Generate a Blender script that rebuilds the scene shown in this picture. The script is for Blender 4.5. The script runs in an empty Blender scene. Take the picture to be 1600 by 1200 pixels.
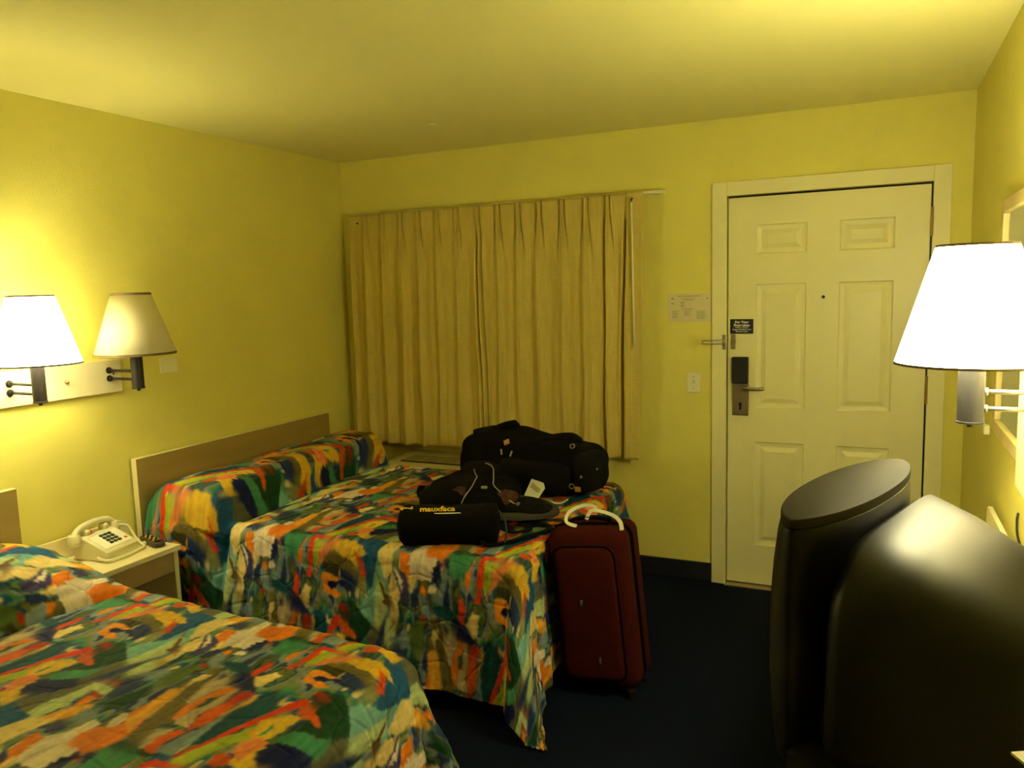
import bpy, bmesh, math, random
import numpy as np
from mathutils import Vector, Matrix
random.seed(7)
C = bpy.context.scene.collection
PI = math.pi
# ------------------------------------------------------------------ materials
def lin(h):
    return tuple(h) if len(h) == 4 else (h[0], h[1], h[2], 1)
def nmat(name):
    m = bpy.data.materials.new(name); m.use_nodes = True
    nt = m.node_tree; nt.nodes.clear()
    out = nt.nodes.new('ShaderNodeOutputMaterial')
    b = nt.nodes.new('ShaderNodeBsdfPrincipled')
    nt.links.new(b.outputs[0], out.inputs[0])
    return m, nt, b, out
def mat(name, col, rough=.6, metal=0, bump=0, bscale=200, var=0, vscale=5, col2=None, spec=.5, emis=0, detail=3, sheen=0, bdist=.01, stretch=None):
    m, nt, b, out = nmat(name)
    b.inputs['Roughness'].default_value = rough
    b.inputs['Metallic'].default_value = metal
    b.inputs['Specular IOR Level'].default_value = spec
    if sheen: b.inputs['Sheen Weight'].default_value = sheen
    tc = nt.nodes.new('ShaderNodeTexCoord')
    src = tc.outputs['Object']
    if stretch:
        mp = nt.nodes.new('ShaderNodeMapping'); mp.inputs['Scale'].default_value = stretch
        nt.links.new(src, mp.inputs[0]); src = mp.outputs[0]
    if var or col2:
        n = nt.nodes.new('ShaderNodeTexNoise'); n.inputs['Scale'].default_value = vscale; n.inputs['Detail'].default_value = 5
        nt.links.new(src, n.inputs['Vector'])
        r = nt.nodes.new('ShaderNodeValToRGB')
        c2 = col2 or tuple(c*(1-var) for c in col)
        r.color_ramp.elements[0].color = lin(col); r.color_ramp.elements[1].color = lin(c2)
        r.color_ramp.elements[0].position = .35; r.color_ramp.elements[1].position = .65
        nt.links.new(n.outputs['Fac'], r.inputs[0]); nt.links.new(r.outputs[0], b.inputs['Base Color'])
    else:
        b.inputs['Base Color'].default_value = lin(col)
    if bump:
        n = nt.nodes.new('ShaderNodeTexNoise'); n.inputs['Scale'].default_value = bscale; n.inputs['Detail'].default_value = detail
        nt.links.new(src, n.inputs['Vector'])
        bp = nt.nodes.new('ShaderNodeBump'); bp.inputs['Strength'].default_value = bump; bp.inputs['Distance'].default_value = bdist
        nt.links.new(n.outputs['Fac'], bp.inputs['Height']); nt.links.new(bp.outputs[0], b.inputs['Normal'])
    if emis:
        b.inputs['Emission Color'].default_value = lin(col); b.inputs['Emission Strength'].default_value = emis
    return m
M = {}
WALL = (.75, .69, .155)
M['wall'] = mat('wall_paint', WALL, .75, bump=.35, bscale=160, var=.04, vscale=3, bdist=.004)
M['ceil'] = mat('ceiling_paint', (.76, .71, .27), .85, bump=.25, bscale=220, bdist=.003)
M['white'] = mat('white_door_paint', (.78, .735, .40), .42, bump=.04, bscale=60, bdist=.002)
M['carpet'] = mat('carpet_pile', (.004, .008, .026), .95, bump=.9, bscale=900, col2=(.007, .013, .036), vscale=300, spec=.1)
M['base'] = mat('vinyl_base', (.008, .010, .02), .5)
M['lam'] = mat('cream_laminate', (.78, .70, .42), .38, var=.05, vscale=9)
M['lamedge'] = mat('laminate_edge', (.76, .68, .36), .45)
M['head'] = mat('tan_laminate', (.36, .26, .075), .5, var=.12, vscale=14, stretch=(1, .15, 1))
M['brown'] = mat('tan_drawer_laminate', (.36, .25, .10), .5, var=.1, vscale=10)
M['bronze'] = mat('dark_bronze', (.016, .012, .010), .5, metal=.1)
M['pewter'] = mat('brushed_pewter', (.30, .27, .22), .35, metal=.85, bump=.05, bscale=80)
M['pewdark'] = mat('dark_pewter', (.012, .010, .008), .6, metal=.0, bump=.05, bscale=80)
M['trim'] = mat('shade_trim', (.14, .09, .03), .7)
M['steel'] = mat('satin_nickel', (.42, .37, .27), .32, metal=.9)
M['brass'] = mat('brass', (.50, .33, .12), .35, metal=.9)
M['black'] = mat('black_plastic', (.012, .011, .010), .45)
M['tv'] = mat('television_plastic', (.005, .0045, .004), .42, spec=.28, bump=.25, bscale=1400, bdist=.0006)
M['tvlit'] = mat('television_plastic_lit', (.034, .029, .012), .65, spec=.1, bump=.2, bscale=1400, bdist=.0006)  # same plastic as the body, lightened to carry the lamp light on top
M['glassdark'] = mat('picture_tube_glass', (.01, .012, .012), .08)
M['nylon'] = mat('black_nylon', (.0025, .0022, .0028), .9, bump=.6, bscale=500, spec=.12, bdist=.003)
M['nylon2'] = mat('dark_grey_nylon', (.004, .0036, .0035), .9, bump=.5, bscale=400, spec=.15, bdist=.003)
M['web'] = mat('grey_green_webbing', (.035, .032, .02), .8, bump=.4, bscale=300)
M['pipe'] = mat('pale_grey_piping', (.30, .28, .24), .5)
M['suit'] = mat('maroon_fabric', (.056, .0055, .003), .85, bump=.5, bscale=700, var=.25, vscale=30, spec=.1)
M['paper'] = mat('white_paper', (.82, .80, .66), .6)
M['tagp'] = mat('tag_paper', (.62, .60, .48), .6)
M['phone'] = mat('cream_plastic', (.72, .68, .42), .35)
M['phonelt'] = mat('pale_plate', (.82, .80, .66), .3)
M['redmark'] = mat('red_plastic', (.65, .08, .03), .4)
M['key'] = mat('dark_key', (.03, .05, .03), .4)
M['lining'] = mat('beige_lining', (.30, .22, .12), .9)
M['sheet'] = mat('mattress_ticking', (.6, .58, .5), .9)
M['wood'] = mat('oak_frame', (.60, .47, .17), .5, var=.15, vscale=12, stretch=(1, 1, .1))
M['rug'] = mat('red_patch', (.085, .014, .008), .85, col2=(.012, .005, .004), vscale=60)
M['plate'] = mat('ivory_plate', (.80, .76, .52), .35)
M['navy'] = mat('navy_sticker', (.012, .012, .03), .4)
M['ink'] = mat('ink', (.30, .26, .09), .7)
M['inkg'] = mat('green_ink', (.30, .36, .18), .7)
M['yel'] = mat('yellow_print', (.80, .55, .03), .5)
M['buff'] = mat('tan_leather_patch', (.42, .20, .06), .6)
M['cord'] = mat('black_cord', (.01, .01, .01), .5)
M['ac'] = mat('air_conditioner_enamel', (.50, .44, .20), .45)
M['slot'] = mat('grille_slot', (.02, .018, .015), .7)
M['mirror'] = mat('mirror_glass', (.72, .78, .70), .03, metal=1)
M['prnt'] = mat('brochure_print', (.15, .40, .08), .4, col2=(.7, .5, .05), vscale=14)
def shade_mat(name, col, strength):
    m, nt, b, out = nmat(name)
    b.inputs['Base Color'].default_value = lin(col); b.inputs['Roughness'].default_value = .9
    if strength:
        b.inputs['Emission Color'].default_value = (1, .95, .60, 1); b.inputs['Emission Strength'].default_value = strength
    tr = nt.nodes.new('ShaderNodeBsdfTranslucent'); tr.inputs[0].default_value = lin(col)
    mx = nt.nodes.new('ShaderNodeMixShader'); mx.inputs[0].default_value = .35
    nt.links.new(b.outputs[0], mx.inputs[1]); nt.links.new(tr.outputs[0], mx.inputs[2]); nt.links.new(mx.outputs[0], out.inputs[0])
    return m
M['shade_off'] = shade_mat('lamp_shade_unlit', (.82, .76, .52), 0)
M['shade_on'] = shade_mat('lamp_shade_glowing', (.82, .78, .60), 30.0)
M['shade_dim'] = shade_mat('lamp_shade_glowing_softer', (.82, .78, .60), 17.0)
M['bulb_on'] = mat('bulb_glowing', (1, .86, .5), .4, emis=60)
M['bulb_off'] = mat('bulb_white', (.8, .8, .75), .3)
def curtain_mat():
    m, nt, b, out = nmat('curtain_weave')
    b.inputs['Roughness'].default_value = .9
    tc = nt.nodes.new('ShaderNodeTexCoord')
    def streak(scale, sc):
        mp = nt.nodes.new('ShaderNodeMapping'); mp.inputs['Scale'].default_value = sc
        n = nt.nodes.new('ShaderNodeTexNoise'); n.inputs['Scale'].default_value = scale; n.inputs['Detail'].default_value = 4
        nt.links.new(tc.outputs['Object'], mp.inputs[0]); nt.links.new(mp.outputs[0], n.inputs['Vector']); return n
    a = streak(40, (.6, .6, 12)); c = streak(30, (3, 3, .3))
    ad = nt.nodes.new('ShaderNodeMath'); ad.operation = 'ADD'
    nt.links.new(a.outputs['Fac'], ad.inputs[0]); nt.links.new(c.outputs['Fac'], ad.inputs[1])
    r = nt.nodes.new('ShaderNodeValToRGB'); r.color_ramp.elements[0].position = .38; r.color_ramp.elements[1].position = .62
    r.color_ramp.elements[0].color = (.53, .415, .095, 1); r.color_ramp.elements[1].color = (.61, .50, .13, 1)
    hf = nt.nodes.new('ShaderNodeMath'); hf.operation = 'MULTIPLY'; hf.inputs[1].default_value = .5
    nt.links.new(ad.outputs[0], hf.inputs[0]); nt.links.new(hf.outputs[0], r.inputs[0]); nt.links.new(r.outputs[0], b.inputs['Base Color'])
    bp = nt.nodes.new('ShaderNodeBump'); bp.inputs['Strength'].default_value = .3; bp.inputs['Distance'].default_value = .003
    nt.links.new(hf.outputs[0], bp.inputs['Height']); nt.links.new(bp.outputs[0], b.inputs['Normal'])
    return m
M['curtain'] = curtain_mat()
def spread_mat():
    m, nt, b, out = nmat('bedspread_print')
    b.inputs['Roughness'].default_value = .7; b.inputs['Specular IOR Level'].default_value = .15
    at = nt.nodes.new('ShaderNodeAttribute'); at.attribute_name = 'print'
    uv = nt.nodes.new('ShaderNodeAttribute'); uv.attribute_name = 'cloth'
    n = nt.nodes.new('ShaderNodeTexNoise'); n.inputs['Scale'].default_value = 45; n.inputs['Detail'].default_value = 4
    nt.links.new(uv.outputs['Vector'], n.inputs['Vector'])
    r = nt.nodes.new('ShaderNodeValToRGB'); r.color_ramp.elements[0].position = .3; r.color_ramp.elements[1].position = .7
    r.color_ramp.elements[0].color = (.78, .78, .78, 1); r.color_ramp.elements[1].color = (1, 1, 1, 1)
    nt.links.new(n.outputs['Fac'], r.inputs[0])
    mx = nt.nodes.new('ShaderNodeMix'); mx.data_type = 'RGBA'; mx.blend_type = 'MULTIPLY'; mx.inputs['Factor'].default_value = 1
    nt.links.new(at.outputs['Color'], mx.inputs['A']); nt.links.new(r.outputs[0], mx.inputs['B'])
    nt.links.new(mx.outputs['Result'], b.inputs['Base Color'])
    # quilting: large meandering stitched cells
    n2 = nt.nodes.new('ShaderNodeTexNoise'); n2.inputs['Scale'].default_value = 5; n2.inputs['Detail'].default_value = 1
    nt.links.new(uv.outputs['Vector'], n2.inputs['Vector'])
    va = nt.nodes.new('ShaderNodeVectorMath'); va.operation = 'MULTIPLY_ADD'; va.inputs[1].default_value = (.12, .12, .12)
    nt.links.new(n2.outputs['Color'], va.inputs[0]); nt.links.new(uv.outputs['Vector'], va.inputs[2])
    vo = nt.nodes.new('ShaderNodeTexVoronoi'); vo.feature = 'DISTANCE_TO_EDGE'; vo.inputs['Scale'].default_value = 8
    nt.links.new(va.outputs[0], vo.inputs['Vector'])
    rr = nt.nodes.new('ShaderNodeValToRGB'); rr.color_ramp.elements[0].position = 0; rr.color_ramp.elements[1].position = .09
    rr.color_ramp.interpolation = 'EASE'
    nt.links.new(vo.outputs['Distance'], rr.inputs[0])
    bp = nt.nodes.new('ShaderNodeBump'); bp.inputs['Strength'].default_value = .38; bp.inputs['Distance'].default_value = .008
    nt.links.new(rr.outputs[0], bp.inputs['Height'])
    n3 = nt.nodes.new('ShaderNodeTexNoise'); n3.inputs['Scale'].default_value = 22; n3.inputs['Detail'].default_value = 3
    nt.links.new(uv.outputs['Vector'], n3.inputs['Vector'])
    b2 = nt.nodes.new('ShaderNodeBump'); b2.inputs['Strength'].default_value = .35; b2.inputs['Distance'].default_value = .01
    nt.links.new(n3.outputs['Fac'], b2.inputs['Height']); nt.links.new(bp.outputs[0], b2.inputs['Normal'])
    nt.links.new(b2.outputs[0], b.inputs['Normal'])
    return m
M['spread'] = spread_mat()
# ------------------------------------------------------------------ objects
def obj(name, bm, m, parent=None, smooth=False, bevel=0, seg=2, sub=0, solid=0):
    me = bpy.data.meshes.new(name)
    if isinstance(bm, bmesh.types.BMesh):
        bmesh.ops.recalc_face_normals(bm, faces=bm.faces[:]) if len(bm.faces) else None
        bm.to_mesh(me); bm.free()
    else:
        me.from_pydata(*bm)
    o = bpy.data.objects.new(name, me); C.objects.link(o)
    if m is not None: me.materials.append(m)
    if smooth: me.polygons.foreach_set('use_smooth', [True]*len(me.polygons))
    if solid:
        s = o.modifiers.new('s', 'SOLIDIFY'); s.thickness = solid; s.offset = 0
    if bevel:
        b = o.modifiers.new('b', 'BEVEL'); b.width = bevel; b.segments = seg; b.limit_method = 'ANGLE'; b.angle_limit = math.radians(35)
        if not smooth:
            me.polygons.foreach_set('use_smooth', [True]*len(me.polygons))
            b.harden_normals = True
    if sub:
        s = o.modifiers.new('u', 'SUBSURF'); s.levels = sub; s.render_levels = sub
    if parent is not None:
        o.parent = parent
        o.matrix_parent_inverse = parent.matrix_world.inverted() if hasattr(parent, 'matrix_world') else Matrix()
        bpx = parent
        o.matrix_parent_inverse = wm(parent).inverted()
    return o
def wm(o):
    m = o.matrix_basis.copy()
    if o.parent: m = wm(o.parent) @ o.matrix_parent_inverse @ m
    return m
def thing(name, label, cat, loc=(0, 0, 0), group=None):
    o = bpy.data.objects.new(name, None); C.objects.link(o); o.location = loc; o.empty_display_size = .1
    o['label'] = label; o['category'] = cat
    if group: o['group'] = group
    return o
def tag(o, label, cat, group=None):
    o['label'] = label; o['category'] = cat
    if group: o['group'] = group
    return o
def struct(name, bm, m, **k):
    o = obj(name, bm, m, **k); o['kind'] = 'structure'; return o
def box(bm, a, b, mtx=None):
    x0, y0, z0 = a; x1, y1, z1 = b
    vs = [bm.verts.new(v) for v in ((x0,y0,z0),(x1,y0,z0),(x1,y1,z0),(x0,y1,z0),(x0,y0,z1),(x1,y0,z1),(x1,y1,z1),(x0,y1,z1))]
    for f in ((0,3,2,1),(4,5,6,7),(0,1,5,4),(1,2,6,5),(2,3,7,6),(3,0,4,7)): bm.faces.new([vs[i] for i in f])
    if mtx is not None:
        for v in vs: v.co = mtx @ v.co
    return bm
def B(a, b, mtx=None): return box(bmesh.new(), a, b, mtx)
def frame_from(d):
    d = Vector(d).normalized(); a = Vector((0, 0, 1)) if abs(d.z) < .9 else Vector((1, 0, 0))
    x = a.cross(d).normalized(); y = d.cross(x); return x, y, d
def cyl(bm, p, q, r0, r1=None, n=24, caps=True):
    p, q = Vector(p), Vector(q); r1 = r0 if r1 is None else r1
    x, y, _ = frame_from(q-p)
    A = [bm.verts.new(p+(x*math.cos(2*PI*i/n)+y*math.sin(2*PI*i/n))*r0) for i in range(n)]
    D = [bm.verts.new(q+(x*math.cos(2*PI*i/n)+y*math.sin(2*PI*i/n))*r1) for i in range(n)]
    for i in range(n): bm.faces.new((A[i], A[(i+1) % n], D[(i+1) % n], D[i]))
    if caps: bm.faces.new(A[::-1]); bm.faces.new(D)
    return bm
def smoothpath(pts, n=8):
    P = [Vector(p) for p in pts]; out = []
    for i in range(len(P)-1):
        p0 = P[max(i-1, 0)]; p1 = P[i]; p2 = P[i+1]; p3 = P[min(i+2, len(P)-1)]
        for k in range(n):
            t = k/n
            out.append(.5*((2*p1)+(p2-p0)*t+(2*p0-5*p1+4*p2-p3)*t*t+(3*p1-p0-3*p2+p3)*t**3))
    out.append(P[-1]); return out
def tube(bm, pts, r, n=10, sm=8, flat=None, up=(0, 0, 1)):
    """a round cord, or a flat strap when flat = thickness and r = half width"""
    P = smoothpath(pts, sm) if sm else [Vector(p) for p in pts]
    rings = []
    for i, p in enumerate(P):
        d = (P[min(i+1, len(P)-1)]-P[max(i-1, 0)]).normalized()
        u = Vector(up); s = d.cross(u)
        if s.length < 1e-4: s = d.cross(Vector((1, 0, 0)))
        s.normalize(); u = s.cross(d)
        rr = r[0]+(r[1]-r[0])*i/(len(P)-1) if isinstance(r, tuple) else r
        if flat: ring = [bm.verts.new(p+s*rr*a+u*flat*b) for a, b in ((-1,-.5),(1,-.5),(1,.5),(-1,.5))]
        else: ring = [bm.verts.new(p+(s*math.cos(2*PI*k/n)+u*math.sin(2*PI*k/n))*rr) for k in range(n)]
        rings.append(ring)
    m = len(rings[0])
    for a, b in zip(rings, rings[1:]):
        for k in range(m): bm.faces.new((a[k], a[(k+1) % m], b[(k+1) % m], b[k]))
    bm.faces.new(rings[0][::-1]); bm.faces.new(rings[-1]); return bm
def loft(bm, rings, cap=True):
    R = [[bm.verts.new(v) for v in r] for r in rings]; m = len(R[0])
    for a, b in zip(R, R[1:]):
        for k in range(m): bm.faces.new((a[k], a[(k+1) % m], b[(k+1) % m], b[k]))
    if cap: bm.faces.new(R[0][::-1]); bm.faces.new(R[-1])
    return bm
def sq(v, e): return math.copysign(abs(v)**e, v)
def blob(c, rad, e1=.6, e2=.6, amp=0, freq=6, seed=0, nu=56, nv=30, mtx=None, fn=None):
    """rounded soft body: superellipsoid with gentle dents"""
    bm = bmesh.new(); rows = []
    from mathutils import noise
    for j in range(nv+1):
        ph = -PI/2+PI*j/nv; row = []
        for i in range(nu):
            th = 2*PI*i/nu
            p = Vector((rad[0]*sq(math.cos(ph), e1)*sq(math.cos(th), e2), rad[1]*sq(math.cos(ph), e1)*sq(math.sin(th), e2), rad[2]*sq(math.sin(ph), e1)))
            if fn: p = Vector(fn(p))
            if amp:
                q = p*freq+Vector((seed, seed*1.7, seed*.3)); d = noise.noise(q)+.5*noise.noise(q*2.3)
                p += p.normalized()*amp*d
            if mtx is not None: p = mtx @ p
            row.append(bm.verts.new(p+Vector(c)))
        rows.append(row)
    for j in range(nv):
        for i in range(nu):
            f = (rows[j][i], rows[j][(i+1) % nu], rows[j+1][(i+1) % nu], rows[j+1][i])
            bm.faces.new(f)
    bmesh.ops.remove_doubles(bm, verts=bm.verts[:], dist=1e-5)
    return bm
def rotz(a): return Matrix.Rotation(a, 4, 'Z')
def text(name, s, size, loc, rot, m, parent, bold=0, align='CENTER', xs=1, ext=.0004):
    c = bpy.data.curves.new(name, 'FONT'); c.body = s; c.size = size; c.align_x = align; c.extrude = ext; c.offset = bold
    t = bpy.data.objects.new(name, c); C.objects.link(t)
    bpy.context.view_layer.update()
    me = bpy.data.meshes.new_from_object(t.evaluated_get(bpy.context.evaluated_depsgraph_get()))
    bpy.data.objects.remove(t)
    me.transform(Matrix.Diagonal((xs, 1, 1, 1)))
    me.transform(Matrix.Translation(loc) @ rot)
    me.materials.clear(); me.materials.append(m)
    o = bpy.data.objects.new(name, me); C.objects.link(o)
    o.parent = parent; o.matrix_parent_inverse = wm(parent).inverted()
    return o
FACE_Y = Matrix.Rotation(PI/2, 4, 'X')            # text on a wall, read from -y

# ------------------------------------------------------------------ camera
cam = bpy.data.objects.new('camera', bpy.data.cameras.new('camera')); C.objects.link(cam)
r_ = Vector((0.90779929, 0.41843864, -0.02845267)); u_ = Vector((-0.024278, 0.12015533, 0.9924582)); f_ = Vector((-0.4187016, 0.90026207, -0.11923578))
mw = Matrix((r_, u_, -f_)).transposed().to_4x4(); mw.translation = Vector((3.1023, -4.1773, 1.6107))
cam.matrix_world = mw; cam.data.sensor_width = 36; cam.data.lens = 1220.345/1600*36; cam.data.clip_start = .02
bpy.context.scene.camera = cam

# ------------------------------------------------------------------ the room
W, H, YF = 3.497, 2.443, -5.6
struct('floor', B((-.1, YF-.1, -.1), (W+.1, .16, 0)), M['carpet'])
struct('ceiling', B((-.1, YF-.1, H), (W+.1, .16, H+.1)), M['ceil'])
struct('wall_left', B((-.1, YF-.1, 0), (0, .16, H)), M['wall'])
struct('wall_right', B((W, YF-.1, 0), (W+.1, .16, H)), M['wall'])
struct('wall_front', B((0, YF-.1, 0), (W, YF, H)), M['wall'])
DX0, DX1, DZ = 2.4045, 3.340, 2.058
bm = bmesh.new()
box(bm, (0, 0, 0), (DX0, .16, H)); box(bm, (DX1, 0, 0), (W, .16, H)); box(bm, (DX0, 0, DZ), (DX1, .16, H))
struct('wall_back', bm, M['wall'])
struct('baseboard_back', B((0, -.012, 0), (2.331, 0, .102)), M['base'], bevel=.003)
struct('baseboard_back.001', B((3.412, -.012, 0), (W, 0, .102)), M['base'], bevel=.003)
struct('baseboard_left', B((0, YF, 0), (.012, -.012, .102)), M['base'], bevel=.003)
struct('baseboard_right', B((W-.012, YF, 0), (W, -.012, .102)), M['base'], bevel=.003)
bm = bmesh.new()
cA, cB, cT, ci = 2.332, 3.412, 2.127, 2.4065
box(bm, (cA, -.02, 0), (ci, 0, cT)); box(bm, (3.338, -.02, 0), (cB, 0, cT)); box(bm, (ci, -.02, 2.056), (3.338, 0, cT))
o = struct('trim_1', bm, M['white'], bevel=.002)
struct('trim_2', B((2.403, -.05, 0), (3.342, .05, .010)), M['steel'], bevel=.002)    # threshold

# ---- door
door = bpy.data.objects.new('door_1', None); C.objects.link(door); door.location = (2.412, .01, .012); door['kind'] = 'structure'
sx0, sx1, sz0, sz1, sy = 2.4115, 3.3305, .015, 2.045, .004
xs = [sx0, 2.55, 2.792, 2.942, 3.184, sx1]; zs = [sz0, .229, .787, .966, 1.606, 1.757, 1.905, sz1]
bm = bmesh.new()
def quad(bm, pts): return bm.faces.new([bm.verts.new(p) for p in pts])
for i in range(5):
    for j in range(7):
        x0, x1, z0, z1 = xs[i], xs[i+1], zs[j], zs[j+1]
        if i in (1, 3) and j in (1, 3, 5):
            R = []
            for ins, dep in ((0, 0), (.006, .007), (.022, .010), (.028, .010), (.050, .001), (.053, .001)):
                R.append([(x0+ins, sy+dep, z0+ins), (x1-ins, sy+dep, z0+ins), (x1-ins, sy+dep, z1-ins), (x0+ins, sy+dep, z1-ins)])
            for a, b in zip(R, R[1:]):
                for k in range(4): quad(bm, (a[k], a[(k+1) % 4], b[(k+1) % 4], b[k]))
            quad(bm, R[-1])
        else: quad(bm, ((x0, sy, z0), (x1, sy, z0), (x1, sy, z1), (x0, sy, z1)))
loft(bm, [[(sx0, sy, sz0), (sx1, sy, sz0), (sx1, sy, sz1), (sx0, sy, sz1)], [(sx0, .045, sz0), (sx1, .045, sz0), (sx1, .045, sz1), (sx0, .045, sz1)]], cap=False)
quad(bm, ((sx0, .045, sz0), (sx1, .045, sz0), (sx1, .045, sz1), (sx0, .045, sz1)))
bmesh.ops.remove_doubles(bm, verts=bm.verts[:], dist=1e-5)
obj('door_panel', bm, M['white'], door)
obj('gap_shade_backing', B((DX0, .05, 0.011), (DX1, .16, DZ)), M['black'], door)  # black block added behind the door so its gaps look shaded
for z0, z1 in ((.20, .32), (1.02, 1.147), (1.807, 1.933)):
    bm = bmesh.new(); box(bm, (3.3325, -.004, z0), (3.3375, .006, z1)); cyl(bm, (3.335, -.0235, z0-.004), (3.335, -.0235, z1+.004), .0065, n=12)
    obj('hinge', bm, M['brass'], door)['label'] = 'brass hinge'
lk = obj('lock_plate', B((2.436, -.012, .925), (2.520, .003, 1.095)), M['steel'], door, bevel=.004)
bm = bmesh.new(); cyl(bm, (2.478, -.014, .985), (2.478, -.011, .985), .009, n=16); box(bm, (2.472, -.0135, .955), (2.484, -.0121, .985))
obj('keyhole', bm, M['black'], lk)
obj('card_reader', B((2.435, -.026, 1.095), (2.518, .003, 1.233)), M['black'], door, bevel=.005)['label'] = 'black card reader box'
bm = bmesh.new(); cyl(bm, (2.505, -.012, 1.072), (2.505, -.048, 1.072), .012, n=16)
tube(bm, [(2.500, -.050, 1.074), (2.53, -.053, 1.072), (2.58, -.052, 1.071), (2.596, -.044, 1.074)], .0095, n=12)
obj('door_handle', bm, M['steel'], door, smooth=True)
bm = bmesh.new(); cyl(bm, (2.872, .0045, 1.534), (2.872, 0, 1.534), .008, n=16)
obj('peephole', bm, M['pewdark'], door)
# swing-bar guard: strike plate and ball on the slab
bm = bmesh.new(); box(bm, (2.428, -.003, 1.272), (2.450, .003, 1.350)); cyl(bm, (2.428, -.006, 1.312), (2.452, -.010, 1.312), .006, n=10); cyl(bm, (2.439, -.002, 1.312), (2.439, -.022, 1.312), .006, .008, n=12)
obj('guard_post', bm, M['steel'], door, bevel=.001)
g = thing('door_guard', 'nickel swing-bar door guard on the casing left of the door', 'door guard', (2.397, -.02, 1.31))
obj('hinge_plate', B((2.386, -.0255, 1.272), (2.4045, -.02, 1.350)), M['steel'], g, bevel=.004)
bm = bmesh.new(); tube(bm, [(2.400, -.034, 1.322), (2.36, -.046, 1.322), (2.30, -.058, 1.320), (2.290, -.060, 1.312), (2.30, -.058, 1.304), (2.36, -.046, 1.302), (2.400, -.034, 1.302)], .0033, n=8)
cyl(bm, (2.398, -.033, 1.290), (2.398, -.033, 1.334), .0075, n=12)
obj('swing_bar', bm, M['steel'], g, smooth=True)
s = thing('safety_sticker', 'small navy sticker with For Your Protection lettering above the door lock', 'sticker', (2.48, .003, 1.39))
obj('backing', B((2.423, .0012, 1.352), (2.539, .0038, 1.428)), M['navy'], s)
text('lettering', 'For Your\nProtection', .0165, (2.481, .0011, 1.4075), FACE_Y, M['paper'], s, bold=.0007, xs=1.12)
text('lettering', 'When In Room\nEngage Deadbolt And\nSecurity Latch', .0100, (2.481, .0011, 1.3815), FACE_Y, M['paper'], s, bold=.0001, xs=1.05)

# ---- things on the back wall
s = thing('light_switch', 'ivory single light switch on the back wall left of the door', 'light switch', (2.236, 0, 1.09))
obj('switch_plate', B((2.199, -.007, 1.037), (2.272, 0, 1.148)), M['plate'], s, bevel=.003)
obj('toggle', B((2.231, -.019, 1.088), (2.240, -.006, 1.106)), M['phone'], s, bevel=.002)
for z in (1.062, 1.124): obj('screw', cyl(bmesh.new(), (2.2355, -.0085, z), (2.2355, -.006, z), .0032, n=10), M['pewter'], s)
s = thing('notice_card', 'laminated rate and rules card taped to the wall beside the door casing', 'notice', (2.21, -.001, 1.49))
m_, nt_, b_, o_ = nmat('laminate_film'); b_.inputs['Base Color'].default_value = (.70, .62, .40, 1); b_.inputs['Roughness'].default_value = .18
obj('card', B((2.100, -.003, 1.416), (2.326, -.0006, 1.568)), m_, s)
bm = bmesh.new()
def bar(b, x0, x1, z, h): box(b, (x0, -.0040, z-h/2), (x1, -.0031, z+h/2))
bar(bm, 2.150, 2.270, 1.553, .0035)
for k, z in enumerate((1.541, 1.536, 1.531)): bar(bm, 2.165+.006*k, 2.25-.008*k, z, .0016)
for k in range(8): bar(bm, 2.165, 2.185, 1.525-k*.0042, .0018)
for x0, x1 in ((2.170, 2.180), (2.186, 2.202), (2.205, 2.228)): bar(bm, x0, x1, 1.484, .0035)
for c_, (x0, x1, n) in enumerate(((2.120, 2.155, 9), (2.185, 2.222, 6), (2.250, 2.302, 10))):
    bg = bmesh.new()
    for k in range(n): bar(bg, x0, x1-(k % 3)*.006, 1.474-k*.0045, .002)
    obj('print_column', bg, M['inkg'], s)['label'] = 'pale green printed column'
for x0, x1, z in ((2.115, 2.130, 1.540), (2.115, 2.130, 1.515), (2.300, 2.312, 1.540)):
    bg = bmesh.new(); bar(bg, x0, x1, z, .0075); obj('print_mark', bg, M['inkg'], s)
obj('print', bm, M['ink'], s)

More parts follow.
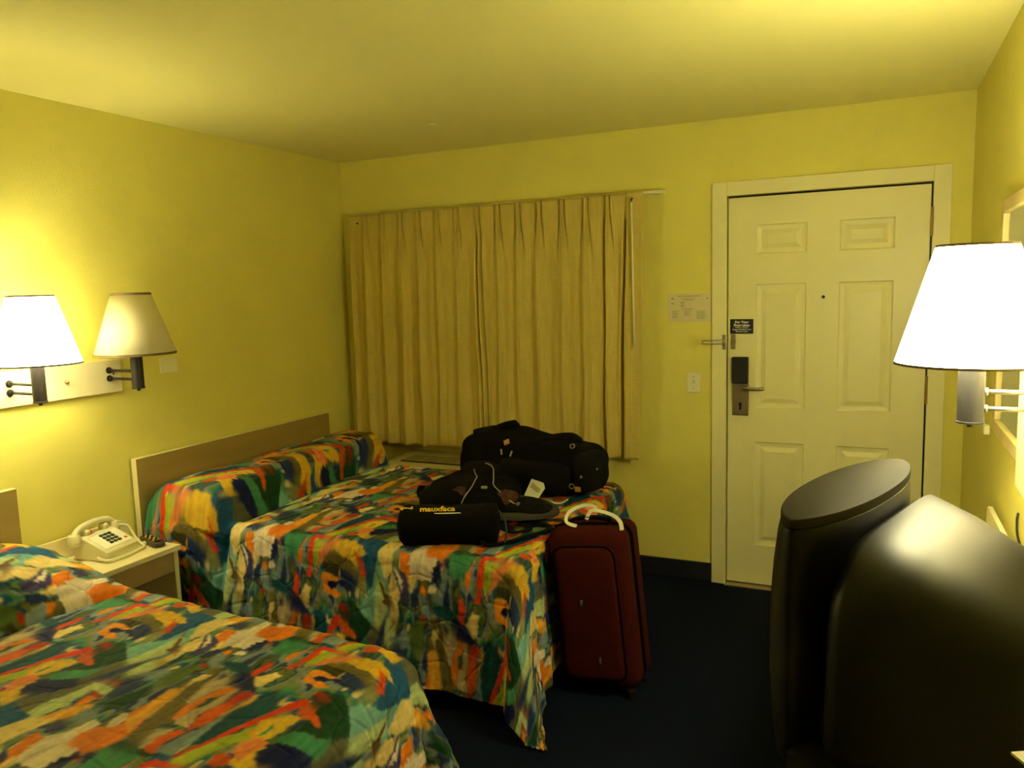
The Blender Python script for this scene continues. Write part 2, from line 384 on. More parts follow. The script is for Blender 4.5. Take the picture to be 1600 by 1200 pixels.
# ---- curtain
pleats = [.223, .351, .480, .606, .734, .868, 1.002, 1.134, 1.262, 1.390, 1.527, 1.664, 1.787, 1.893]
cur = thing('curtain', 'gold pinch-pleated curtain hanging on the back wall behind the black duffel bag', 'curtain', (1.04, -.09, .67))
NX, NZ = 900, 90; cx0, cx1, cz0, cz1 = .112, 1.992, .672, 2.100
rnd = random.Random(3)
amps = [rnd.uniform(.7, 1.25) for _ in range(20)]; sh = [rnd.uniform(-.018, .018) for _ in range(20)]
def ss1(v): v = min(1, max(0, v)); return v*v*(3-2*v)
verts, faces = [], []
ctr = [cx0-.01]+pleats+[cx1+.05]
for j in range(NZ+1):
    t = j/NZ; z = cz1+(cz0-cz1)*t; d = cz1-z
    low = min(1, max(0, (d-.07)/.30)); low = low*low*(3-2*low)
    pin = math.exp(-((d-.085)/.075)**2)*1.0
    for i in range(NX+1):
        x = cx0+(cx1-cx0)*i/NX
        k = 0
        while k < len(ctr)-2 and x > ctr[k+1]: k += 1
        a, b = ctr[k], ctr[k+1]; ph = (x-a)/(b-a)
        drift = sh[k % 20]*low
        yv = 0
        # soft folds under each pleat, deeper towards the hem
        A = .034*(.5+.5*t)*(amps[k]*(1-ph)+amps[k+1]*ph)
        q = ph+drift*3
        w = .5+.5*math.cos(2*PI*q)
        yv -= low*A*(.55*w**1.2+.55*abs(math.cos(PI*q))**9)
        yv -= low*.006*math.sin(2*PI*q*2+k*1.7+t*2)*(.4+.6*t)
        px = min(pleats, key=lambda p: abs(x-p)); dx = x-px
        # pinched header: three fingers of cloth with a crease either side that fans out below
        if d < .45 and px < 1.88:
            yv -= (1-low)*.018*math.exp(-(dx/.017)**2)*(.55+.45*math.cos(dx/.0062*PI))
            fan = .013+.10*max(0, d-.085)
            fade = 1-ss1((d-.10)/(.16 if px < 1.1 else .26))
            yv += .024*math.exp(-((dx-fan)/.0055)**2)*fade
            if px > 1.1: yv += .020*math.exp(-((dx+fan*.8)/.0055)**2)*fade
        for gp, dep, wd in ((.998+.014*t, .05, .006), (1.022+.016*t, .035, .004), (1.770-.004*t, .04, .006+.003*t), (1.892-.026*t, .07, .005+.009*t)):
            yv += dep*math.exp(-((x-gp)/wd)**2)*min(1, max(0, (d-.10)/.12))
        if x > 1.905-.026*t: yv = yv*.2-.016
        shear = -.030*t*max(0, (x-1.80)/.19)
        zz = z+(.0 if j < NZ else .0)
        verts.append((x+shear+.006*math.sin(9*t+x*20)*low*t, -.085+yv, zz))
for j in range(NZ):
    for i in range(NX):
        a = j*(NX+1)+i; faces.append((a, a+1, a+NX+2, a+NX+1))
fab = obj('curtain_fabric', (verts, [], faces), M['curtain'], cur, smooth=True, solid=.002)
bm = bmesh.new(); cyl(bm, (1.937, -.128, 2.050), (1.945, -.128, 1.284), .0052, n=12); obj('wand', bm, M['plate'], cur, smooth=True)['label'] = 'thin ivory pull wand'
bm = bmesh.new(); tube(bm, [(1.937, -.128, 2.048), (1.937, -.130, 2.062), (1.937, -.112, 2.070)], .004, n=8); obj('wand_hook', bm, M['pewdark'], cur)
rl = thing('curtain_rail', 'white metal curtain rail end showing right of the curtain top', 'curtain rail', (1.1, -.05, 2.10))
obj('rail', B((.10, -.060, 2.093), (2.092, -.030, 2.110)), M['plate'], rl, bevel=.003)
for x in (.16, 1.1, 2.04): obj('bracket', B((x-.012, -.030, 2.090), (x+.012, 0, 2.116)), M['plate'], rl)
obj('hook_hole', blob((.174, -.092, 2.049), (.006, .006, .006), 1, 1, nu=12, nv=8), M['black'], cur)

# ---- air conditioner under the window
ac = thing('air_conditioner', 'cream wall air conditioner under the curtain behind the far bed', 'air conditioner', (1.0, -.14, .0))
bm = bmesh.new()
prof = [(-.002, .10), (-.28, .10), (-.29, .14), (-.29, .585), (-.275, .604), (-.11, .612), (-.03, .622), (-.002, .622)]
loft(bm, [[(.44, y, z) for y, z in prof], [(1.50, y, z) for y, z in prof]])
obj('cabinet', bm, M['ac'], ac, bevel=.006)
bm = bmesh.new(); box(bm, (.53, -.268, .600), (1.40, -.118, .6140)); sl = obj('grille', bm, M['slot'], ac)
bm = bmesh.new()
for k in range(6): box(bm, (.53, -.268+k*.0285, .612), (1.40, -.257+k*.0285, .6150))
for k in range(8): box(bm, (.53+k*.123, -.268, .612), (.537+k*.123, -.118, .6148))
obj('grille_bar', bm, M['ac'], ac)

# ---- ceiling mark
s = thing('ceiling_cap', 'tiny pale round cap on the ceiling above the far bed', 'cap', (1.08, -.685, H))
obj('disc', cyl(bmesh.new(), (1.079, -.685, H), (1.079, -.685, H-.006), .022, .016), M['white'], s, bevel=.002)

# ------------------------------------------------------------------ wall lamps
def sconce_board(name, x, sgn, y0, y1, z0, z1, label, th=.02, knob=True):
    t = thing(name, label, 'lamp board', (x, (y0+y1)/2, z0), 'boards carrying wall lamps')
    a, b = sorted((x, x+sgn*th))
    obj('board', B((a, y0, z0), (b, y1, z1)), M['lam'], t, bevel=.0015)
    return t
t = sconce_board('lamp_board', 0, 1, -2.285, -1.733, 1.208, 1.352, 'long cream board on the left wall that carries the two lamps')
obj('knob', blob((.030, -2.004, 1.281), (.010, .008, .008), 1, 1, nu=16, nv=10), M['brass'], t, smooth=True)
for y in (-2.235, -1.772): obj('screw', cyl(bmesh.new(), (.0215, y, 1.290), (.019, y, 1.290), .004, n=10), M['bronze'], t)
def wall_lamp(label, lx, ly, wx, zb, metal, lit, wy=None, arms=(1.328, 1.289), R=(.176, .086), hz=.262, rs=.0245, zlow=None, sgn=1):
    t = thing('wall_lamp', label, 'wall lamp', (wx, ly, 1.3), 'swing-arm wall lamps')
    wy = ly if wy is None else wy
    zt = zb+.05; zl = zb-.145 if zlow is None else zlow
    # shade
    bm = bmesh.new(); n = 72
    for (ra, rb, fl) in ((R[0], R[1], 0),):
        A = [bm.verts.new((lx+ra*math.cos(2*PI*i/n), ly+ra*math.sin(2*PI*i/n), zb)) for i in range(n)]
        D = [bm.verts.new((lx+rb*math.cos(2*PI*i/n), ly+rb*math.sin(2*PI*i/n), zb+hz)) for i in range(n)]
        for i in range(n): bm.faces.new((A[i], A[(i+1) % n], D[(i+1) % n], D[i]))
    sh_ = obj('lamp_shade', bm, M[('shade_dim' if sgn > 0 else 'shade_on') if lit else 'shade_off'], t, smooth=True, solid=.0012)
    for z, ra in ((zb, R[0]), (zb+hz, R[1])):
        bm = bmesh.new(); dz = .0045 if lit else .0075; sl_ = (R[0]-R[1])/hz
        rr = [(ra+.0012-(.0 if z == zb else 0), z-dz*.3), (ra+.0012-sl_*dz, z+dz), (ra-.0015-sl_*dz, z+dz), (ra-.0015, z-dz*.3)]
        if z != zb: rr = [(ra+.0012+sl_*dz, z-dz), (ra+.0012, z+dz*.3), (ra-.0015, z+dz*.3), (ra-.0015+sl_*dz, z-dz)]
        ring = [[(lx+a*math.cos(2*PI*i/n), ly+a*math.sin(2*PI*i/n), b) for a, b in rr] for i in range(n)]
        R_ = [[bm.verts.new(v) for v in r] for r in ring]
        for i in range(n):
            for k in range(4): bm.faces.new((R_[i][k], R_[(i+1) % n][k], R_[(i+1) % n][(k+1) % 4], R_[i][(k+1) % 4]))
        obj('shade_trim', bm, M['trim'], sh_, smooth=False)
    # spider
    bm = bmesh.new()
    for k in range(3):
        a = 2*PI*k/3+.4; tube(bm, [(lx, ly, zb+hz-.03), (lx+R[1]*math.cos(a)*.98, ly+R[1]*math.sin(a)*.98, zb+hz-.004)], .0012, n=6, sm=0)
    cyl(bm, (lx, ly, zb+hz-.035), (lx, ly, zb+hz-.022), .012, n=12)
    obj('shade_spider', bm, M['brass'], sh_)
    # stem
    bm = bmesh.new(); cyl(bm, (lx, ly, zl), (lx, ly, zt), rs, n=36); cyl(bm, (lx, ly, zl-.004), (lx, ly, zl+.002), rs+.002, n=36)
    obj('stem', bm, metal, t, bevel=.0015)
    bm = bmesh.new(); cyl(bm, (lx, ly, zl-.014), (lx, ly, zl-.004), .007, n=16); obj('switch_knob', bm, M['bronze'], t)
    bm = bmesh.new()
    for z in arms:
        ax = lx+(rs-.003)*(-sgn)
        cyl(bm, (ax, ly, z), (wx+sgn*.010, wy, z), .0058, n=14); cyl(bm, (lx-sgn*(rs+.006), ly, z), (lx-sgn*(rs-.004), ly, z), .010, n=16)
    obj('swing_arm', bm, metal if metal is not M['pewdark'] else M['pewter'], t, smooth=True)
    bm = bmesh.new()
    for z in arms:
        cyl(bm, (wx, wy, z), (wx+sgn*.004, wy, z), .014, n=20); cyl(bm, (wx+sgn*.003, wy, z), (wx+sgn*.016, wy, z), .0095, n=16)
    obj('mount', bm, metal, t)
    bm = bmesh.new(); cyl(bm, (lx, ly, zt), (lx, ly, zt+.035), .014, n=16); obj('socket', bm, M['black'], t)
    bl = blob((lx, ly, zt+.078), (.030, .030, .042), 1, 1, nu=20, nv=12); obj('light_bulb', bl, M['bulb_on' if lit else 'bulb_off'], t, smooth=True)
    return t
wall_lamp('unlit cream shaded wall lamp on the left wall nearer the far bed', .20, -1.795, .020, 1.382, M['bronze'], False, arms=(1.308, 1.272), zlow=1.236, R=(.164, .078))
wall_lamp('glowing wall lamp at the left edge of the photo over the phone', .20, -2.240, .020, 1.380, M['bronze'], True, arms=(1.301, 1.265), zlow=1.236, R=(.158, .080))
t = sconce_board('lamp_board', 3.497, -1, -2.28, -1.727, 1.046, 1.43, 'cream board on the right wall beside the oak framed mirror', th=.037)
wall_lamp('glowing wall lamp on the right wall above the television', 3.325, -1.965, 3.460, 1.399, M['pewdark'], True, arms=(1.330, 1.288), zlow=1.255, sgn=-1, R=(.174, .088), hz=.290, rs=.0300)

s = thing('wall_plate', 'blank cream cover plate on the left wall beyond the lamp board', 'wall plate', (0, -1.4535, 1.3))
obj('plate', B((0, -1.505, 1.262), (.006, -1.402, 1.335)), M['plate'], s, bevel=.003)
for y in (-1.485, -1.422): obj('screw', cyl(bmesh.new(), (.0055, y, 1.2985), (.0075, y, 1.2985), .003, n=10), M['plate'], s)

# ---- mirror and right wall
mr = thing('wall_mirror', 'large oak framed mirror on the right wall', 'mirror', (3.49, -1.5, 1.0))
y0, y1, z0, z1, fw = -2.10, -1.140, 1.092, 1.858, .045
bm = bmesh.new()
for a, b in (((3.472, y0, z0), (3.497, y1, z0+fw)), ((3.472, y0, z1-fw), (3.497, y1, z1)), ((3.472, y0, z0+fw), (3.497, y0+fw, z1-fw)), ((3.472, y1-fw, z0+fw), (3.497, y1, z1-fw))): box(bm, a, b)
obj('mirror_frame', bm, M['wood'], mr, bevel=.004)
obj('mirror_glass', B((3.482, y0+fw-.004, z0+fw-.004), (3.488, y1-fw+.004, z1-fw+.004)), M['mirror'], mr)
s = thing('wall_clip', 'small ivory bumper on the right wall below the mirror corner', 'clip', (3.49, -.87, 1.06))
obj('bumper', B((3.478, -.895, 1.035), (3.497, -.855, 1.070)), M['plate'], s, bevel=.003)

# ------------------------------------------------------------------ desk + television
dk = thing('desk', 'low desk along the right wall under the television', 'desk', (3.24, -2.6, 0))
obj('desktop', B((3.005, -4.0, .722), (3.480, -1.160, .750)), M['lam'], dk, bevel=.002)
bm = bmesh.new()
prof = [(-1.185, .750), (-1.165, .770), (-1.160, .790), (-1.160, .815), (-1.168, .832), (-1.185, .842), (-4.0, .842), (-4.0, .750)]
loft(bm, [[(3.466, y, z) for y, z in prof], [(3.480, y, z) for y, z in prof]])
obj('back_rail', bm, M['lam'], dk)
for y in (-1.20, -2.30, -4.0): obj('side_panel', B((3.03, y, 0), (3.478, y+.025, .722)), M['brown'], dk)
for k, yy in enumerate((-2.27, -3.4)):
    for j in range(3):
        d_ = obj('drawer', B((3.018, yy+.01, .06+j*.22), (3.036, yy+1.04 if k == 0 else yy+1.05, .27+j*.22)), M['brown'], dk, bevel=.002)
        obj('handle', B((3.002, yy+.45, .16+j*.22), (3.018, yy+.58, .172+j*.22)), M['bronze'], d_)
P0 = Vector((2.981, -2.785, 0)); wv = Vector((.309, .951, 0)); nf = Vector((-.951, .309, 0))
def tvp(u, v, z): p = P0+wv*u+nf*v; return (p.x, p.y, z)
tv = thing('television', 'bulky black tube television seen from behind on the desk', 'television', tuple(P0+wv*.29-nf*.1)[:2]+(.752,))
def lens(k, bulge, n=48, back=.07):
    pts = []
    for i in range(n):
        a = 2*PI*i/n; c, s_ = math.cos(a), math.sin(a)
        u = .295+.300*k*sq(c, .92); e = abs(s_)**1.22
        v = (.078+bulge)*e if s_ > 0 else -back*e
        pts.append((u, v))
    return pts
bm = bmesh.new(); rings = []
for z, k, bl in ((.753, .99, .010), (.80, 1.0, .018), (.90, 1.02, .028), (1.02, 1.02, .028), (1.10, 1.01, .020), (1.16, 1.0, .010), (1.183, .995, .003), (1.186, .985, -.002)):
    rings.append([tvp(u, v, z) for u, v in lens(k, bl)])
loft(bm, rings); obj('front_bezel', bm, M['tv'], tv, smooth=True, bevel=.002)
bm = bmesh.new()
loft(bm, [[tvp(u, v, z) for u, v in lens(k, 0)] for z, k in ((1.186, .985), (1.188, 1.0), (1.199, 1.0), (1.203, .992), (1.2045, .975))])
obj('top_cap', bm, M['tvlit'], tv, smooth=True, bevel=.001)['label'] = 'lens shaped top with lamp light in its colour'
bm = bmesh.new(); rings = []
for v, hw, zt, zb, uc in ((-.020, .235, 1.120, .77, .295), (-.055, .240, 1.105, .765, .295), (-.070, .265, 1.150, .757, .290), (-.095, .275, 1.168, .757, .288), (-.18, .262, 1.140, .757, .280), (-.27, .235, 1.102, .758, .270), (-.335, .205, 1.060, .76, .262), (-.350, .190, 1.045, .78, .262)):
    ring = []
    for i in range(56):
        a = 2*PI*i/56; w_ = hw*(1+.30*(1-math.sin(a))/2*(v < -.05) if math.cos(a) < 0 else 1); ring.append(tvp(uc+w_*sq(math.cos(a), .42), v, (zt+zb)/2+(zt-zb)/2*sq(math.sin(a), .42)))
    rings.append(ring)
loft(bm, rings); rh = obj('rear_housing', bm, M['tv'], tv, smooth=True)
bm = bmesh.new(); ring = []
for v, sc in ((.098, 1), (.106, .97), (.110, .80), (.111, .4)):
    rings_ = []
    for i in range(40):
        a = 2*PI*i/40; rings_.append(tvp(.295+.215*sc*sq(math.cos(a), .35), v-.018-.05*sq(math.cos(a), .35)**2*sc*sc*.6, .985+.155*sc*sq(math.sin(a), .35)))
    ring.append(rings_)
loft(bm, ring); obj('screen', bm, M['glassdark'], tv, smooth=True)
bm = bmesh.new(); loft(bm, [[tvp(u, v, z) for u, v in ((-.03, -.01), (.62, -.01), (.50, -.31), (-.09, -.31))] for z in (.752, .79)]); obj('stand_base', bm, M['black'], tv)
c_ = bmesh.new(); tube(c_, [(3.455, -2.37, .93), (3.470, -2.20, .86), (3.476, -1.95, .862), (3.480, -1.70, .885), (3.489, -1.60, .91), (3.494, -1.58, .93)], .0035, n=8)
tag(obj('power_cord', c_, M['cord'], None, smooth=True), 'thin black cord running along the right wall behind the television', 'cord')
s = thing('brochure', 'small colourful brochure on the desk at the lower right corner', 'brochure', (3.34, -2.8, .75))
BROCH = True
# ------------------------------------------------------------------ nightstand
ns = thing('nightstand', 'cream topped open nightstand between the two beds', 'nightstand', (.2, -2.02, 0))
obj('top', B((.013, -2.268, .518), (.350, -1.772, .540)), M['lam'], ns, bevel=.0015)
bm = bmesh.new()
prof = [(-2.268, .540), (-2.268, .600), (-2.262, .617), (-2.248, .626), (-1.80, .626), (-1.783, .620), (-1.775, .605), (-1.772, .540)]
loft(bm, [[(.013, y, z) for y, z in prof], [(.029, y, z) for y, z in prof]]); obj('back_rail', bm, M['lam'], ns, bevel=.001)
obj('side_panel', B((.015, -2.262, 0), (.336, -2.240, .518)), M['lam'], ns); obj('side_panel', B((.015, -1.800, 0), (.336, -1.778, .518)), M['lam'], ns)
obj('apron', B((.318, -2.240, .425), (.334, -1.800, .518)), M['brown'], ns); obj('shelf', B((.015, -2.240, .10), (.325, -1.800, .118)), M['brown'], ns)
obj('back_panel', B((.013, -2.240, 0), (.022, -1.800, .518)), M['brown'], ns)
# ---- phone: built facing +x, then turned
ph = thing('telephone', 'cream push-button desk telephone on the nightstand', 'telephone', (.165, -1.975, .540))
T = Matrix.Translation((.150, -1.985, .5415)) @ rotz(math.radians(8)) @ Matrix.Diagonal((.90, .90, .92, 1))
def tp(*p): return tuple(T @ Vector(p))
bm = bmesh.new()
prof = [(-.085, 0), (.098, 0), (.101, .008), (.099, .040), (.090, .050), (-.028, .100), (-.040, .104), (-.085, .098), (-.092, .085), (-.092, .01)]
rings = []
for y, s_ in ((-.098, .96), (-.092, 1), (.092, 1), (.098, .96)): rings.append([tp(x*s_, y*(1.0), z*s_) for x, z in prof])
loft(bm, rings); obj('phone_body', bm, M['phone'], ph, bevel=.005, seg=3)
sl = Vector((.118, 0, -.050)).normalized(); up_ = Vector((.39, 0, .92)).normalized()
def face(a, y, h=0): # a along slope from the top edge
    p = Vector((-.028, y, .100))+sl*a+up_*h; return tp(*p)
bm = bmesh.new(); loft(bm, [[face(.010, -.082, h), face(.010, .082, h), face(.120, .082, h), face(.120, -.082, h)] for h in (0, .0025)]); fp = obj('face_plate', bm, M['phonelt'], ph)
for r in range(4):
    for c in range(3):
        a0 = .022+r*.0215; y0_ = -.030+c*.024
        bm = bmesh.new(); loft(bm, [[face(a0, y0_, h), face(a0, y0_+.016, h), face(a0+.013, y0_+.016, h), face(a0+.013, y0_, h)] for h in (.0025, .008)])
        obj('button', bm, M['key'], ph)
bm = bmesh.new(); loft(bm, [[face(.085, .058, h), face(.085, .074, h), face(.098, .074, h), face(.098, .058, h)] for h in (.0025, .003)]); obj('print', bm, M['redmark'], fp)
bm = blob(tp(-.052, -.035, .112), (.011, .011, .009), 1, 1, nu=14, nv=8); obj('message_lamp', bm, M['redmark'], ph, smooth=True)['label'] = 'red message lamp'
for y in (-.055, .055):
    obj('cradle', blob(tp(-.060, y, .110), (.022, .014, .018), .6, .6, nu=20, nv=12, mtx=rotz(math.radians(8))), M['phone'], ph, smooth=True)
bm = bmesh.new(); tube(bm, [tp(-.062, -.118, .112), tp(-.062, -.085, .138), tp(-.062, -.03, .148), tp(-.062, .03, .148), tp(-.062, .085, .138), tp(-.062, .118, .112)], .0135, n=16)
hs = thing('handset_tmp', 'x', 'x'); bpy.data.objects.remove(hs)
hs = obj('handset', bm, M['phone'], ph, smooth=True)
for y in (-.116, .116):
    bm = bmesh.new(); cyl(bm, tp(-.062, y, .068), tp(-.062, y, .085), .024, .030, n=28); cyl(bm, tp(-.062, y, .085), tp(-.062, y, .122), .030, .022, n=28)
    obj('ear_cup' if y > 0 else 'mouth_cup', bm, M['phone'], hs, smooth=True, bevel=.003)
bm = bmesh.new()
tube(bm, [tp(-.040, .128, .100), tp(-.005, .150, .090), tp(.035, .150, .035), tp(.075, .140, .012), tp(.118, .110, .009), tp(.128, .04, .009), tp(.130, -.04, .009), tp(.112, -.100, .010), tp(.075, -.108, .014), tp(.050, -.099, .018)], .0062, n=10)
tube(bm, [tp(.075, .140, .010), tp(.095, .165, .009), tp(.110, .185, .009)], .0085, n=10)
obj('handset_cord', bm, M['phone'], ph, smooth=True)
rc = thing('remote_control', 'dark remote control lying on the nightstand beside the phone', 'remote control', (.215, -1.82, .540))
Tr = Matrix.Translation((.222, -1.812, .5405)) @ rotz(math.radians(-18))
bm = blob((0, 0, 0), (.086, .027, .0125), .35, .35, nu=40, nv=16); 
for v in bm.verts: v.co = Tr @ (v.co+Vector((0, 0, .0125)))
obj('remote_body', bm, mat('remote_plastic', (.045, .030, .018), .35), rc, smooth=True)
bm = bmesh.new(); bm2 = bmesh.new()
for i in range(6):
    for j in range(3): box(bm if (i+j) % 2 else bm2, (-.065+i*.020, -.015+j*.011, .024), (-.055+i*.020, -.008+j*.011, .0275), Tr)
cyl(bm2, Tr @ Vector((.058, 0, .022)), Tr @ Vector((.058, 0, .0285)), .013, n=20)
obj('buttons', bm, M['yel'], rc); obj('buttons', bm2, M['black'], rc)

# ------------------------------------------------------------------ beds
def headboard(bed, y0, y1):
    obj('headboard', B((.013, y0, .30), (.045, y1, .888)), M['head'], bed, bevel=.001)
    e = bmesh.new(); box(e, (.013, y0-.0006, .30), (.044, y0+.0004, .8885)); box(e, (.013, y0, .8875), (.044, y1, .8886)); box(e, (.013, y1-.0004, .30), (.044, y1+.0006, .8885))
    obj('edge_banding', e, M['lamedge'], bed)
def bed_base(bed, y0, y1):
    obj('mattress', B((.05, y0+.07, .36), (1.90, y1-.07, .575)), M['sheet'], bed, bevel=.03, seg=4)
    obj('box_spring', B((.05, y0+.08, .16), (1.89, y1-.08, .36)), M['sheet'], bed, bevel=.01)
    obj('bed_frame', B((.10, y0+.12, 0), (1.80, y1-.12, .16)), M['black'], bed)
bed_far = thing('bed', 'double bed by the curtain, under the bags and far bedspread', 'bed', (1, -1.0, 0), 'double beds'); headboard(bed_far, -1.716, -.311); bed_base(bed_far, -1.68, -.34)
bed_near = thing('bed', 'double bed nearest the viewer at the lower left, beside the phone', 'bed', (1, -2.95, 0), 'double beds'); headboard(bed_near, -3.675, -2.270); bed_base(bed_near, -3.62, -2.29)
